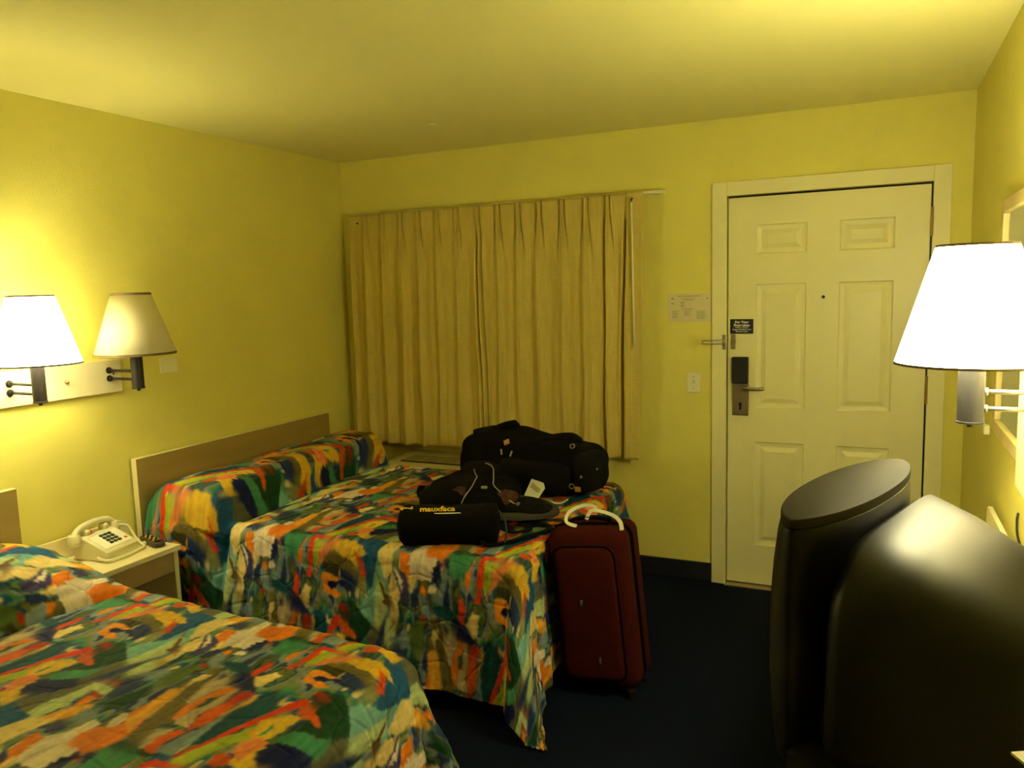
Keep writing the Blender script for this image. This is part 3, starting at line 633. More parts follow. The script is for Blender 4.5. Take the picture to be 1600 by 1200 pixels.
PATTERN = '''
yellow 1.045,-2.992 1.079,-2.919 1.166,-2.928 1.15,-2.977 1.135,-2.993 1.134,-3.048
greyolive 1.153,-3.06 1.135,-2.993 1.166,-2.928 1.138,-2.833 1.145,-2.758 1.25,-2.729 1.246,-2.831 1.238,-2.942 1.199,-3.041 1.189,-3.083
slate 1.213,-2.877 1.227,-2.821 1.26,-2.725 1.271,-2.757 1.251,-2.84
palelime 1.214,-3.045 1.213,-2.977 1.244,-2.892 1.248,-2.858 1.321,-2.867 1.333,-2.898 1.268,-2.893 1.283,-2.974 1.248,-3.05
yelloworange 1.266,-3.131 1.256,-3.055 1.282,-2.994 1.339,-2.936 1.358,-2.977 1.327,-3.018 1.289,-3.1 1.282,-3.141
orange 1.303,-2.975 1.286,-2.912 1.325,-2.917 1.313,-2.957
brick 1.238,-2.851 1.251,-2.84 1.319,-2.83 1.324,-2.86
brick 1.281,-2.909 1.273,-2.891 1.333,-2.898 1.327,-2.916
slate 1.35,-2.912 1.298,-2.81 1.377,-2.812 1.368,-2.89
cream 1.337,-3.102 1.394,-3.054 1.405,-2.986 1.434,-2.993 1.427,-3.066 1.391,-3.122 1.363,-3.137
green 1.198,-3.088 1.217,-3.048 1.243,-3.047 1.251,-3.076 1.241,-3.115
grey 1.345,-3.011 1.342,-2.965 1.372,-2.948 1.397,-2.98 1.365,-3.021
violet 1.346,-3.068 1.32,-3.025 1.35,-3.027 1.379,-3.038 1.367,-3.069
orange 1.488,-3.153 1.458,-3.095 1.436,-3.01 1.487,-2.972 1.462,-2.935 1.463,-2.897 1.486,-2.887 1.517,-2.914 1.545,-3.005 1.549,-3.037 1.54,-3.065 1.502,-3.109 1.506,-3.153
cream 1.456,-2.997 1.438,-2.945 1.456,-2.933 1.479,-2.957 1.476,-2.994
darkgreen 1.364,-2.936 1.378,-2.875 1.39,-2.829 1.396,-2.81 1.434,-2.843 1.423,-2.898 1.402,-2.95
navy 1.536,-3.122 1.516,-3.095 1.548,-3.078 1.577,-3.113
red 1.503,-3.128 1.491,-3.109 1.513,-3.104 1.532,-3.123
orange 1.371,-3.197 1.345,-3.181 1.361,-3.13 1.401,-3.134 1.39,-3.166 1.378,-3.201
aqua 1.143,-2.682 1.189,-2.596 1.215,-2.537 1.225,-2.451 1.239,-2.383 1.263,-2.429 1.277,-2.52 1.285,-2.586 1.26,-2.682 1.206,-2.734
palelime 1.206,-2.734 1.224,-2.65 1.232,-2.537 1.27,-2.565 1.274,-2.591 1.284,-2.653 1.256,-2.727 1.232,-2.755
palelime 1.271,-2.787 1.272,-2.708 1.301,-2.678 1.323,-2.737 1.331,-2.774 1.295,-2.806
creamyellow 1.282,-2.588 1.3,-2.504 1.342,-2.564 1.342,-2.604 1.33,-2.635 1.34,-2.675 1.33,-2.704 1.296,-2.68 1.311,-2.636
creamyellow 1.223,-2.444 1.242,-2.382 1.318,-2.369 1.298,-2.423 1.3,-2.504 1.27,-2.551
brown 1.256,-2.638 1.265,-2.621 1.216,-2.5 1.284,-2.614 1.311,-2.636 1.328,-2.668 1.29,-2.651
tan 1.306,-2.725 1.291,-2.676 1.326,-2.699 1.333,-2.732
violet 1.352,-2.639 1.338,-2.579 1.3,-2.504 1.364,-2.514 1.385,-2.588 1.381,-2.634
cream 1.354,-2.586 1.308,-2.501 1.301,-2.482 1.347,-2.535
cream 1.385,-2.52 1.381,-2.428 1.442,-2.367 1.502,-2.454 1.473,-2.527 1.413,-2.53
orange 1.338,-2.503 1.323,-2.436 1.337,-2.423 1.375,-2.438 1.362,-2.508
orange 1.448,-2.439 1.423,-2.39 1.437,-2.362 1.5,-2.434
creamyellow 1.39,-2.585 1.37,-2.512 1.413,-2.53 1.393,-2.578
slate 1.386,-2.632 1.397,-2.563 1.418,-2.561 1.422,-2.624 1.405,-2.643
grey 1.434,-2.657 1.421,-2.587 1.438,-2.567 1.474,-2.629 1.475,-2.677
orange 1.427,-2.571 1.437,-2.554 1.453,-2.567 1.451,-2.588
grey 1.495,-2.614 1.536,-2.475 1.557,-2.507 1.551,-2.611
slate 1.525,-2.609 1.547,-2.504 1.562,-2.607 1.549,-2.63
navy 1.477,-2.538 1.475,-2.513 1.483,-2.509 1.467,-2.488 1.49,-2.493 1.477,-2.471 1.495,-2.47 1.493,-2.443 1.518,-2.455 1.503,-2.528
cream 1.46,-2.578 1.471,-2.54 1.505,-2.553 1.483,-2.575
tealdark 1.486,-2.648 1.484,-2.625 1.517,-2.612 1.575,-2.625 1.6,-2.662 1.556,-2.674 1.506,-2.658
slate 1.256,-2.775 1.276,-2.669 1.272,-2.769
tealblue 1.184,-2.591 1.153,-2.479 1.104,-2.394 1.146,-2.361 1.239,-2.383 1.22,-2.445 1.215,-2.537 1.198,-2.593
darkgreen 1.052,-2.494 1.105,-2.45 1.131,-2.424 1.153,-2.479 1.161,-2.521 1.088,-2.504
khaki 1.101,-2.609 1.095,-2.52 1.173,-2.527 1.175,-2.612
slate 1.304,-2.813 1.334,-2.802 1.383,-2.81 1.375,-2.871
grey 1.301,-2.78 1.358,-2.735 1.387,-2.735 1.402,-2.802 1.358,-2.798
leafgreen 1.387,-2.786 1.383,-2.731 1.411,-2.684 1.469,-2.685 1.453,-2.743 1.457,-2.791 1.433,-2.817
darkolive 1.448,-2.751 1.443,-2.707 1.473,-2.678 1.455,-2.725
red 1.422,-2.68 1.43,-2.664 1.45,-2.669 1.45,-2.686
olive 1.545,-3.01 1.531,-2.945 1.517,-2.875 1.506,-2.798 1.475,-2.683 1.496,-2.662 1.552,-2.816 1.572,-2.901 1.581,-2.96 1.606,-3.034 1.589,-3.046
yelloworange 1.479,-2.956 1.462,-2.926 1.467,-2.89 1.465,-2.814 1.494,-2.787 1.509,-2.838 1.524,-2.911 1.524,-2.966 1.541,-3.007
orange 1.479,-2.948 1.462,-2.926 1.467,-2.89 1.478,-2.891 1.479,-2.929
creamyellow 1.483,-2.781 1.479,-2.727 1.504,-2.712 1.513,-2.73 1.493,-2.761 1.496,-2.786
creamtan 1.555,-2.85 1.526,-2.753 1.529,-2.73 1.517,-2.683 1.531,-2.672 1.562,-2.711 1.608,-2.742 1.576,-2.791 1.563,-2.827
creamtan 1.58,-2.911 1.582,-2.878 1.616,-2.84 1.618,-2.785 1.63,-2.744 1.64,-2.806 1.631,-2.872 1.648,-2.924 1.623,-2.93
orange 1.576,-2.913 1.559,-2.853 1.575,-2.807 1.6,-2.75 1.629,-2.749 1.596,-2.808 1.596,-2.858 1.59,-2.912
creamtan 1.624,-3.074 1.61,-3.033 1.582,-2.955 1.62,-2.945 1.618,-2.984 1.626,-3.03 1.627,-3.062
orangered 1.63,-3.072 1.627,-3.026 1.618,-2.984 1.631,-2.94 1.661,-2.937 1.646,-2.99 1.663,-3.031 1.661,-3.055
red 1.63,-3.072 1.627,-3.034 1.644,-3.043 1.648,-3.065
grey 1.663,-3.031 1.66,-2.996 1.677,-2.934 1.69,-2.872 1.694,-2.842 1.704,-2.902 1.709,-2.964 1.712,-3.027
tealdark 1.72,-2.988 1.701,-2.899 1.701,-2.811 1.702,-2.751 1.734,-2.702 1.789,-2.766 1.773,-2.815 1.748,-2.915 1.734,-2.974
orangered 1.648,-2.924 1.636,-2.865 1.643,-2.81 1.677,-2.806 1.684,-2.851 1.68,-2.907 1.658,-2.934
red 1.64,-2.806 1.646,-2.753 1.688,-2.746 1.698,-2.768 1.673,-2.808
yelloworange 1.679,-2.876 1.703,-2.756 1.711,-2.768 1.694,-2.842
navy 1.583,-2.736 1.591,-2.727 1.575,-2.717 1.595,-2.714 1.567,-2.664 1.607,-2.659 1.676,-2.73 1.685,-2.747 1.628,-2.744 1.595,-2.741
navy 1.537,-2.721 1.526,-2.686 1.558,-2.707 1.553,-2.726
creamyellow 1.667,-2.724 1.631,-2.678 1.659,-2.616 1.689,-2.632 1.676,-2.709
lime 1.727,-3.04 1.742,-2.979 1.76,-2.927 1.786,-2.878 1.807,-2.82 1.82,-2.801 1.866,-2.854 1.852,-2.902 1.808,-2.932 1.784,-2.986 1.768,-3.046 1.738,-3.058
yelloworange 1.797,-2.886 1.81,-2.823 1.838,-2.821 1.858,-2.844 1.841,-2.906 1.818,-2.903
redhot 1.714,-3.042 1.73,-2.984 1.748,-2.915 1.776,-2.819 1.792,-2.769 1.814,-2.794 1.794,-2.839 1.76,-2.927 1.742,-2.979 1.732,-3.034
salmon 1.824,-2.966 1.813,-2.922 1.846,-2.896 1.875,-2.905 1.875,-2.949 1.865,-2.991
orangered 1.806,-3.015 1.794,-2.99 1.819,-2.972 1.852,-2.997 1.846,-3.014 1.819,-3.025
green 1.553,-2.495 1.541,-2.408 1.649,-2.404 1.633,-2.455 1.624,-2.511
darkgreen 1.541,-2.408 1.549,-2.376 1.676,-2.384 1.649,-2.404
orange 1.62,-2.513 1.63,-2.474 1.657,-2.414 1.646,-2.459 1.643,-2.546
lime 1.703,-2.531 1.692,-2.459 1.699,-2.421 1.763,-2.427 1.743,-2.473 1.716,-2.542
yellow 1.788,-2.456 1.831,-2.404 1.893,-2.406 1.946,-2.435 1.969,-2.458 1.936,-2.471 1.937,-2.517 1.868,-2.482
redhot 1.901,-2.444 1.93,-2.466 1.972,-2.534 1.959,-2.561 1.928,-2.498
olive 1.755,-2.506 1.791,-2.454 1.868,-2.482 1.943,-2.538 1.928,-2.581 1.887,-2.552 1.832,-2.528 1.769,-2.513
salmon 1.728,-2.529 1.733,-2.46 1.801,-2.399 1.832,-2.406 1.788,-2.456 1.755,-2.506 1.701,-2.588 1.716,-2.558
darkolive 1.754,-2.551 1.757,-2.509 1.834,-2.519 1.834,-2.566
redhot 1.668,-2.585 1.676,-2.491 1.674,-2.412 1.681,-2.391 1.801,-2.399 1.759,-2.415 1.7,-2.416 1.7,-2.515 1.688,-2.589
orangebright 1.754,-2.639 1.748,-2.553 1.837,-2.569 1.829,-2.587 1.789,-2.584 1.771,-2.598 1.789,-2.621 1.815,-2.618 1.847,-2.638 1.832,-2.654
navy 1.772,-2.605 1.783,-2.582 1.819,-2.59 1.843,-2.577 1.881,-2.606 1.887,-2.625 1.854,-2.603 1.83,-2.616 1.807,-2.618 1.796,-2.625
grey 1.818,-2.61 1.836,-2.595 1.877,-2.622 1.873,-2.645 1.841,-2.629
slate 1.839,-2.571 1.842,-2.524 1.882,-2.539 1.933,-2.571 1.922,-2.59 1.915,-2.642 1.874,-2.602
darkgreen 1.835,-2.695 1.849,-2.661 1.901,-2.655 1.949,-2.689 2,-2.732 1.974,-2.802 1.947,-2.824 1.9,-2.849 1.894,-2.787 1.934,-2.789 1.846,-2.723
orangered 1.852,-2.779 1.829,-2.717 1.857,-2.732 1.936,-2.787 1.929,-2.802 1.879,-2.792
redhot 1.772,-2.836 1.793,-2.771 1.825,-2.712 1.85,-2.728 1.835,-2.773 1.797,-2.807 1.784,-2.849
yellow 1.792,-2.858 1.797,-2.82 1.843,-2.791 1.879,-2.792 1.872,-2.86 1.858,-2.905 1.827,-2.895
green 1.83,-2.894 1.834,-2.87 1.824,-2.839 1.845,-2.854 1.844,-2.872
green 1.884,-2.9 1.897,-2.85 1.956,-2.826 1.973,-2.791 1.993,-2.845 1.921,-2.896
navy 1.878,-2.95 1.89,-2.903 1.945,-2.881 1.974,-2.858 2.011,-2.896 1.974,-2.937 1.938,-2.976 1.912,-2.987
red 1.835,-2.695 1.84,-2.665 1.882,-2.683 1.901,-2.708
redhot 1.614,-2.674 1.603,-2.655 1.6,-2.573 1.617,-2.572 1.628,-2.604 1.623,-2.67
'''
# ---- bedspread print, painted as a repeating tile in cloth coordinates
PAL = dict(yellow=(.82,.56,.07), greyolive=(.20,.20,.13), slate=(.045,.08,.21), palelime=(.58,.68,.38), yelloworange=(.84,.47,.07), orange=(.84,.29,.03),
 brick=(.42,.07,.025), cream=(.82,.72,.60), green=(.10,.36,.20), grey=(.30,.38,.42), violet=(.10,.09,.24), darkgreen=(.025,.10,.045), navy=(.018,.03,.15),
 red=(.50,.05,.025), aqua=(.28,.54,.52), creamyellow=(.84,.68,.32), brown=(.22,.12,.03), tan=(.55,.36,.12), tealdark=(.02,.12,.17), tealblue=(.03,.15,.33),
 khaki=(.32,.33,.15), leafgreen=(.16,.24,.07), darkolive=(.085,.08,.03), olive=(.24,.20,.07), creamtan=(.62,.50,.32), orangered=(.74,.16,.03), lime=(.50,.60,.07),
 redhot=(.80,.085,.02), salmon=(.84,.32,.13), orangebright=(.90,.38,.05), blue=(.04,.10,.33))
def ss(x): x = np.clip(x, 0, 1); return x*x*(3-2*x)
PS, PT = .795, .655; TR = .0025; nS, nT = int(PS/TR), int(PT/TR)
def vnoise(nx, ny, cells_x, cells_y, seed):
    rg = np.random.RandomState(seed); g = rg.rand(cells_x, cells_y)
    x = np.linspace(0, cells_x, nx, endpoint=False); y = np.linspace(0, cells_y, ny, endpoint=False)
    xi = x.astype(int); yi = y.astype(int); fx = x-xi; fy = y-yi; fx = fx*fx*(3-2*fx); fy = fy*fy*(3-2*fy)
    a = g[np.ix_(xi, yi)]; b = g[np.ix_((xi+1) % cells_x, yi)]; c = g[np.ix_(xi, (yi+1) % cells_y)]; d = g[np.ix_((xi+1) % cells_x, (yi+1) % cells_y)]
    FX = fx[:, None]; FY = fy[None, :]
    return (a*(1-FX)+b*FX)*(1-FY)+(c*(1-FX)+d*FX)*FY
def paint_tile():
    S, Tt = np.meshgrid((np.arange(nS)+.5)*TR, (np.arange(nT)+.5)*TR, indexing='ij')
    jx = (vnoise(nS, nT, 60, 30, 1)-.5)*.006+(vnoise(nS, nT, 130, 60, 2)-.5)*.006
    jy = (vnoise(nS, nT, 60, 30, 3)-.5)*.009+(vnoise(nS, nT, 130, 60, 4)-.5)*.007
    S2, T2 = S+jx, Tt+jy
    img = np.zeros((nS, nT, 3)); 
    base = [PAL[k] for k in ('olive', 'tealdark', 'leafgreen', 'slate', 'grey', 'khaki', 'green', 'tealblue', 'creamyellow')]
    n = vnoise(nS, nT, 16, 5, 9)*.6+vnoise(nS, nT, 40, 9, 10)*.4
    q = np.clip((n-.2)/.6*len(base), 0, len(base)-1).astype(int); img[:] = np.array(base)[q]
    for ln in PATTERN.strip().splitlines():
        a = ln.split(); col = np.array(PAL[a[0]]); P = np.array([[float(v) for v in p.split(',')] for p in a[1:]])
        P[:, 0] -= .0; s0, s1, t0, t1 = P[:, 0].min(), P[:, 0].max(), P[:, 1].min(), P[:, 1].max()
        for ks in range(int(math.floor((s0-.03)/PS)), int(math.floor((s1+.03)/PS))+1):
            for kt in range(int(math.floor((t0-.03)/PT)), int(math.floor((t1+.03)/PT))+1):
                Xs = S2+ks*PS; Ys = T2+kt*PT
                inside = np.zeros(S.shape, bool)
                for i in range(len(P)):
                    xa, ya = P[i]; xb, yb = P[(i+1) % len(P)]
                    if ya == yb: continue
                    c = ((ya > Ys) != (yb > Ys)) & (Xs < (xb-xa)*(Ys-ya)/(yb-ya)+xa); inside ^= c
                img[inside] = col
    # dry-brush streaks along the weave of the strokes
    st = vnoise(nS, nT, 110, 8, 21); st2 = vnoise(nS, nT, 22, 6, 22)
    img *= (.86+.28*st)[..., None]; img *= (.88+.24*st2)[..., None]
    # wet paint dragged along the stroke here and there
    drag = sum(np.roll(img, j, 1) for j in range(-9, 10))/19; wm_ = ss(vnoise(nS, nT, 14, 7, 31)*2.2-.75)[..., None]*.75
    img = img*(1-wm_)+drag*wm_
    side = sum(np.roll(img, j, 0) for j in range(-4, 5))/9; wm_ = ss(vnoise(nS, nT, 9, 9, 33)*2-.9)[..., None]*.25
    img = img*(1-wm_)+side*wm_
    k = img.copy()
    for sh_ in ((1, 0), (-1, 0), (0, 1), (0, -1)): k += np.roll(img, sh_, (0, 1))
    return np.clip(k/5, 0, 1)**1.22*.95
TILE = paint_tile()
def sample(s, t):
    x = (s/TR) % nS; y = (t/TR) % nT; xi = x.astype(int); yi = y.astype(int); fx = (x-xi)[:, None]; fy = (y-yi)[:, None]
    xj, yj = (xi+1) % nS, (yi+1) % nT; xi %= nS; yi %= nT
    return (TILE[xi, yi]*(1-fx)+TILE[xj, yi]*fx)*(1-fy)+(TILE[xi, yj]*(1-fx)+TILE[xj, yj]*fx)*fy
def fbm(x, y, seed):
    rg = np.random.RandomState(seed); o = np.zeros_like(x)
    for k in range(7):
        f = 1.6**k; a = rg.rand(4)*6.28; o += np.sin(x*f*(1+.3*math.sin(a[0]))*math.cos(a[1])*6+y*f*math.sin(a[1])*6+a[2])/f**.9
    return o/2.5
def spread(name, label, x1, yn, yf, z0, ovn, ovf, ovx, pil, ds, dt, res=.005, rr=.07, flare=(.12, .10, .12), seed=0, skew=0.0, fit=None, cfar=.02):
    """cloth over a bed: s runs from the headboard to the foot, t across; yn < yf"""
    s = np.arange(.052, x1+ovx, res); t = np.arange(yn-ovn, yf+ovf, res)
    S, Tm = np.meshgrid(s, t, indexing='ij')
    ix1, iyn, iyf = x1-rr, yn+rr, yf-rr
    ex = np.maximum(S-ix1, 0); ey = np.where(Tm < iyn, iyn-Tm, np.where(Tm > iyf, Tm-iyf, 0)); sy = np.where(Tm < iyn, -1., 1.)
    e = np.hypot(ex, ey); nx = np.where(e > 0, ex/np.maximum(e, 1e-9), 0); ny = np.where(e > 0, ey/np.maximum(e, 1e-9), 0)*sy
    arc = rr*PI/2; a = np.minimum(e, arc)/rr
    out = rr*np.sin(a); down = rr*(1-np.cos(a)); rest = np.maximum(e-arc, 0)
    near = (sy < 0)
    corner = np.clip(4*np.abs(nx*ny), 0, 1)
    fl = np.where(np.abs(nx) > .7, flare[2], np.where(near, flare[0], flare[1]))+np.where(near, .15, cfar)*corner
    # folds: run down the skirt, growing towards the hem
    al = np.where(np.abs(ny) > np.abs(nx), S, Tm); ang = np.arctan2(ny, nx)
    g = ss(rest/.40)
    fold = g*(.013*np.sin(al*9+seed)+.007*np.sin(al*19+1.3+seed*2)+.002*np.sin(al*41+.4))*(1-corner)
    fold += ss(rest/.3)*corner*.034*np.cos((ang+1.13)*4)
    down = down+rest*np.cos(fl); out = out+rest*np.sin(fl)+fold
    X = np.minimum(S, ix1)+nx*out; Y = np.clip(Tm, iyn, iyf)+ny*out; Z = z0-down
    low = Z < .012+.01*np.sin(al*40)
    ex_ = np.where(low, .012-Z, 0); Z = np.where(low, .012+.006*np.sin(al*60)**2, Z); X += nx*ex_*.25; Y += ny*ex_*.25
    # pillow ridge at the head end
    cre, hh, yo0, yo1, bulge, sw, fall = pil
    cr = cre(Tm); xx = (S-.05)/(cr-.05)
    fall = fall(Tm)
    prof = np.where(xx < 1, ss((xx+.35)/.7)*ss((1.0-xx)/fall)**.62, 0)
    side = ss((Tm-(yn-yo0))/.12)*ss(((yf+yo1)-Tm)/sw)
    drop = np.exp(-(rest/.22)**2)
    bump = prof*drop*side*(1+.06*fbm(S*2, Tm*2, seed+5))
    Z += hh*bump*np.where(e > 0, np.cos(np.minimum(a, 1.2)), 1)
    Y += ny*bump*bulge
    X += np.where(xx < 1, hh*.42*prof*ss((xx-.55)/.35), 0)*(e < arc)
    # tucked valley in front of the pillow
    val = np.exp(-((S-cr-.018)/.022)**2)*np.where(rest > .45, 0, 1)
    Z -= .034*val*(e == 0); Y -= ny*.030*val*(e > 0)*ss(e/.1)
    # soft wrinkles
    wr = fbm(S*3, Tm*3, seed+1)*.0035+fbm(S*9, Tm*7, seed+2)*.0016
    Z += wr*(e <= arc); X += nx*wr*2; Y += ny*wr*2
    Y += skew*np.maximum(S-.3, 0)*ss((Tm-(yf-.5))/.5)
    X, Y = fit(X, Y, Z)
    n0, n1 = S.shape; co = np.stack([X, Y, Z], -1).reshape(-1, 3)
    idx = np.arange(n0*n1).reshape(n0, n1)
    f = np.stack([idx[:-1, :-1], idx[1:, :-1], idx[1:, 1:], idx[:-1, 1:]], -1).reshape(-1, 4)
    me = bpy.data.meshes.new(name); me.vertices.add(len(co)); me.vertices.foreach_set('co', co.astype(np.float32).ravel())
    me.loops.add(f.size); me.loops.foreach_set('vertex_index', f.astype(np.int32).ravel())
    me.polygons.add(len(f)); me.polygons.foreach_set('loop_start', np.arange(0, f.size, 4, dtype=np.int32))
    me.polygons.foreach_set('use_smooth', np.ones(len(f), bool)); me.update(calc_edges=True); me.validate()
    ca = me.color_attributes.new('print', 'FLOAT_COLOR', 'POINT')
    rgb = sample((S-ds).ravel(), (Tm-dt).ravel()); ca.data.foreach_set('color', np.c_[rgb, np.ones(len(rgb))].astype(np.float32).ravel())
    cl = me.attributes.new('cloth', 'FLOAT_VECTOR', 'POINT'); cl.data.foreach_set('vector', np.stack([S, Tm, S*0], -1).astype(np.float32).ravel())
    me.materials.append(M['spread'])
    o = bpy.data.objects.new(name, me); C.objects.link(o); tag(o, label, 'bedspread', 'bedspreads')
    sd = o.modifiers.new('s', 'SOLIDIFY'); sd.thickness = .006; sd.offset = -1
    return o
def fit_far(X, Y, Z):      # the cloth is held back by the nightstand and pressed in by the suitcase
    k = ss((.50-X)/.14)*ss((.575-Z)/.03); Y = np.maximum(Y, -1.767)*k+Y*(1-k)
    lim = 2.150-.172-.0963*Z; k = ss((Y+1.53)/.06)*ss((-1.07-Y)/.08); X = np.minimum(X, lim)*k+X*(1-k)
    return X, Y
def fit_near(X, Y, Z):
    k = ss((.50-X)/.14)*ss((.60-Z)/.03); Y = np.minimum(Y, -2.273)*k+Y*(1-k)
    return X, Y
spread('bedspread', 'multicoloured painterly bedspread over the far bed by the curtain', 1.965, -1.68, -.33, .612, .50, .22, .50,
       (lambda t: .455+.03*np.sin(t*5+2)+.05*ss((-1.3-t)/.4), .172, .70, .70, .055, .12, lambda t: .30+0*t), .10, .77, seed=2, flare=(.13, .03, .06), fit=fit_far)
spread('bedspread', 'multicoloured painterly bedspread over the near bed at the lower left', 1.975, -3.62, -2.258, .604, .30, .48, .50,
       (lambda t: .66+.05*ss((t+2.6)/.3), .155, .70, .15, .0, .42, lambda t: .30+.34*ss((t+2.66)/.28)), 0, 0, seed=5, rr=.085, flare=(.1, .12, .14), skew=-.060, fit=fit_near, cfar=.15)
# ------------------------------------------------------------------ luggage
BZ = .614
# duffel bag: long axis turned about 12 degrees
df = thing('duffel_bag', 'large black duffel bag on the far corner of the far bed by the curtain', 'duffel bag', (1.55, -.60, BZ))
Rd = rotz(math.radians(-12)); cD = Vector((1.535, -.600, BZ+.130))
def dfn(p):
    k = p.x/.40
    h = 1.0+.16*math.exp(-((k+.35)/.38)**2)-.10*k
    z = p.z*h if p.z > 0 else p.z
    y = p.y*(1-.12*k*k)
    z += .018*math.exp(-((k-.88)/.16)**2)*(p.z > 0)
    return (p.x, y, max(z, -.130))
body = obj('bag_body', blob(cD, (.405, .170, .137), .62, .50, amp=.016, freq=7, seed=3, nu=96, nv=48, mtx=Rd, fn=dfn), M['nylon'], df, smooth=True)
def dp(x, y, z): return tuple(cD+Rd @ Vector((x, y, z)))
obj('end_pocket', blob(dp(.365, -.02, -.002), (.055, .125, .100), .65, .65, amp=.010, freq=9, seed=8, nu=40, nv=24, mtx=Rd), M['nylon2'], df, smooth=True)
obj('side_pocket', blob(dp(.12, -.150, -.030), (.20, .035, .085), .5, .4, amp=.006, freq=9, seed=11, nu=48, nv=24, mtx=Rd), M['nylon2'], df, smooth=True)
obj('lid_flap', blob(dp(-.20, -.02, .130), (.115, .10, .030), .6, .6, amp=.014, freq=12, seed=4, nu=40, nv=18, mtx=Rd), M['nylon'], df, smooth=True)
for pts in ([(-.24, -.145, .03), (-.22, -.11, .125), (-.17, -.03, .172), (-.11, .00, .188), (-.09, .01, .165)], [(.02, -.16, -.02), (.06, -.12, .115), (.16, -.02, .145), (.24, .02, .150), (.27, .06, .12)], [(-.345, -.13, -.08), (-.34, -.12, .04), (-.33, -.02, .115), (-.32, .08, .09)]):
    obj('strap', tube(bmesh.new(), [dp(*p) for p in pts], .018, flat=.006, up=(0, -.5, 1)), M['nylon2'], df)
obj('handle', blob(dp(-.125, -.01, .180), (.050, .018, .018), .8, .8, nu=24, nv=12, mtx=Rd @ Matrix.Rotation(-.35, 4, 'Y')), M['nylon2'], df, smooth=True)
def ring(p, r, t_, nrm=(0, -1, .2), m='pewter', name='buckle'):
    x, y, _ = frame_from(nrm); P = Vector(p)
    bm = bmesh.new(); tube(bm, [P+(x*math.cos(a)+y*math.sin(a))*r for a in [2*PI*i/16 for i in range(17)]], t_, n=8, sm=0); return obj(name, bm, M[m], df)
def on_surf(p, n, tw=0, off=.001):
    n = Vector(n).normalized(); x = Vector((0, 0, 1)).cross(n); x = x.normalized() if x.length > .05 else Vector((1, 0, 0)); y = n.cross(x)
    m_ = Matrix((x, y, n)).transposed().to_4x4(); m_.translation = Vector(p)+n*off
    return m_ @ Matrix.Rotation(tw, 4, 'Z')
ring((1.835, -.822, .690), .011, .003, (.2, -1, .1)); ring((1.818, -.758, .868), .011, .0028, (0, -.8, .5))
obj('buckle', blob((1.884, -.826, .739), (.007, .004, .007), 1, 1, nu=12, nv=8), M['pewter'], df)
obj('buckle', blob((1.930, -.742, .762), (.009, .006, .006), 1, 1, nu=12, nv=8), M['pewter'], df)
obj('buckle', B((-.004, -.014, -.003), (.004, .014, .003), on_surf((1.440, -.750, .816), (-.16, -.98, .1), .2)), M['pipe'], df)
obj('buckle', B((-.004, -.014, -.003), (.004, .014, .003), on_surf((1.498, -.760, .812), (-.2, -.93, .3), -.2)), M['pipe'], df)
obj('leather_patch', B((-.014, -.014, -.002), (.014, .014, .003), on_surf((1.461, -.730, .861), (-.06, -.74, .67), .5)), M['buff'], df)['label'] = 'tan square patch'
obj('leather_patch', B((-.014, -.012, -.003), (.014, .012, .004), on_surf((1.862, -.812, .676), (-.1, -.9, -.2), 0)), M['buff'], df)['label'] = 'tan square patch'
# baggage tag on the duffel
bt = thing('luggage_tag', 'white paper luggage tag hanging from the black duffel bag', 'luggage tag', (1.63, -.87, .66))
A = [Vector(v) for v in ((1.603, -.885, .612), (1.668, -.895, .598), (1.705, -.835, .672), (1.690, -.815, .700), (1.628, -.80, .716))]
n_ = Vector((0, -.006, .004)); loftv = [[tuple(v) for v in A], [tuple(v+n_*.4) for v in A]]
obj('tag_sheet', loft(bmesh.new(), loftv), M['paper'], bt, bevel=.0005)
obj('tag_strip', tube(bmesh.new(), [(1.672, -.885, .622), (1.74, -.885, .622), (1.80, -.88, .622), (1.835, -.87, .640)], .014, flat=.0012), M['paper'], bt)
def line3(a, b, w=.0015):
    return tube(bmesh.new(), [a, b], w, flat=.001, sm=0, up=(0, -.8, .6))
for k in range(3):
    f0 = .80-.07*k; L = A[0].lerp(A[4], f0)+n_*.9; R2 = A[1].lerp(A[2], f0)+n_*.9
    obj('print', line3(tuple(L.lerp(R2, .15)), tuple(L.lerp(R2, .85)), .0018), M['ink'], bt)
# backpack
bp_ = thing('backpack', 'black and dark red backpack lying in front of the duffel bag', 'backpack', (1.45, -1.12, BZ))
cB_ = Vector((1.455, -1.085, BZ+.060)); Rb = rotz(math.radians(8))
def bfn(p):
    k = p.x/.21; q = p.y/.2
    z = p.z*(1.1+.65*math.exp(-((k+.12)/.55)**2)*(.6+.5*q)) if p.z > 0 else p.z
    return (p.x*(1+.12*(1-q)), p.y, max(z, -.060))
obj('pack_body', blob(cB_, (.195, .205, .072), .65, .60, amp=.016, freq=9, seed=6, nu=80, nv=40, mtx=Rb, fn=bfn), M['nylon'], bp_, smooth=True)
def bpp(x, y, z): return tuple(cB_+Rb @ Vector((x, y, z)))
obj('front_pocket', blob(bpp(-.02, -.10, .048), (.088, .10, .048), .6, .55, amp=.008, freq=12, seed=2, nu=48, nv=24, mtx=Rb @ Matrix.Rotation(.35, 4, 'X')), M['nylon2'], bp_, smooth=True)
for c__, sd in (((1.462, -1.222, .722), 1), ((1.650, -1.160, .708), 5)):
    obj('mesh_pocket', blob(c__, (.050, .046, .030), .7, .7, amp=.012, freq=26, seed=sd, nu=40, nv=20), M['rug'], bp_, smooth=True)['label'] = 'dark red patterned side'
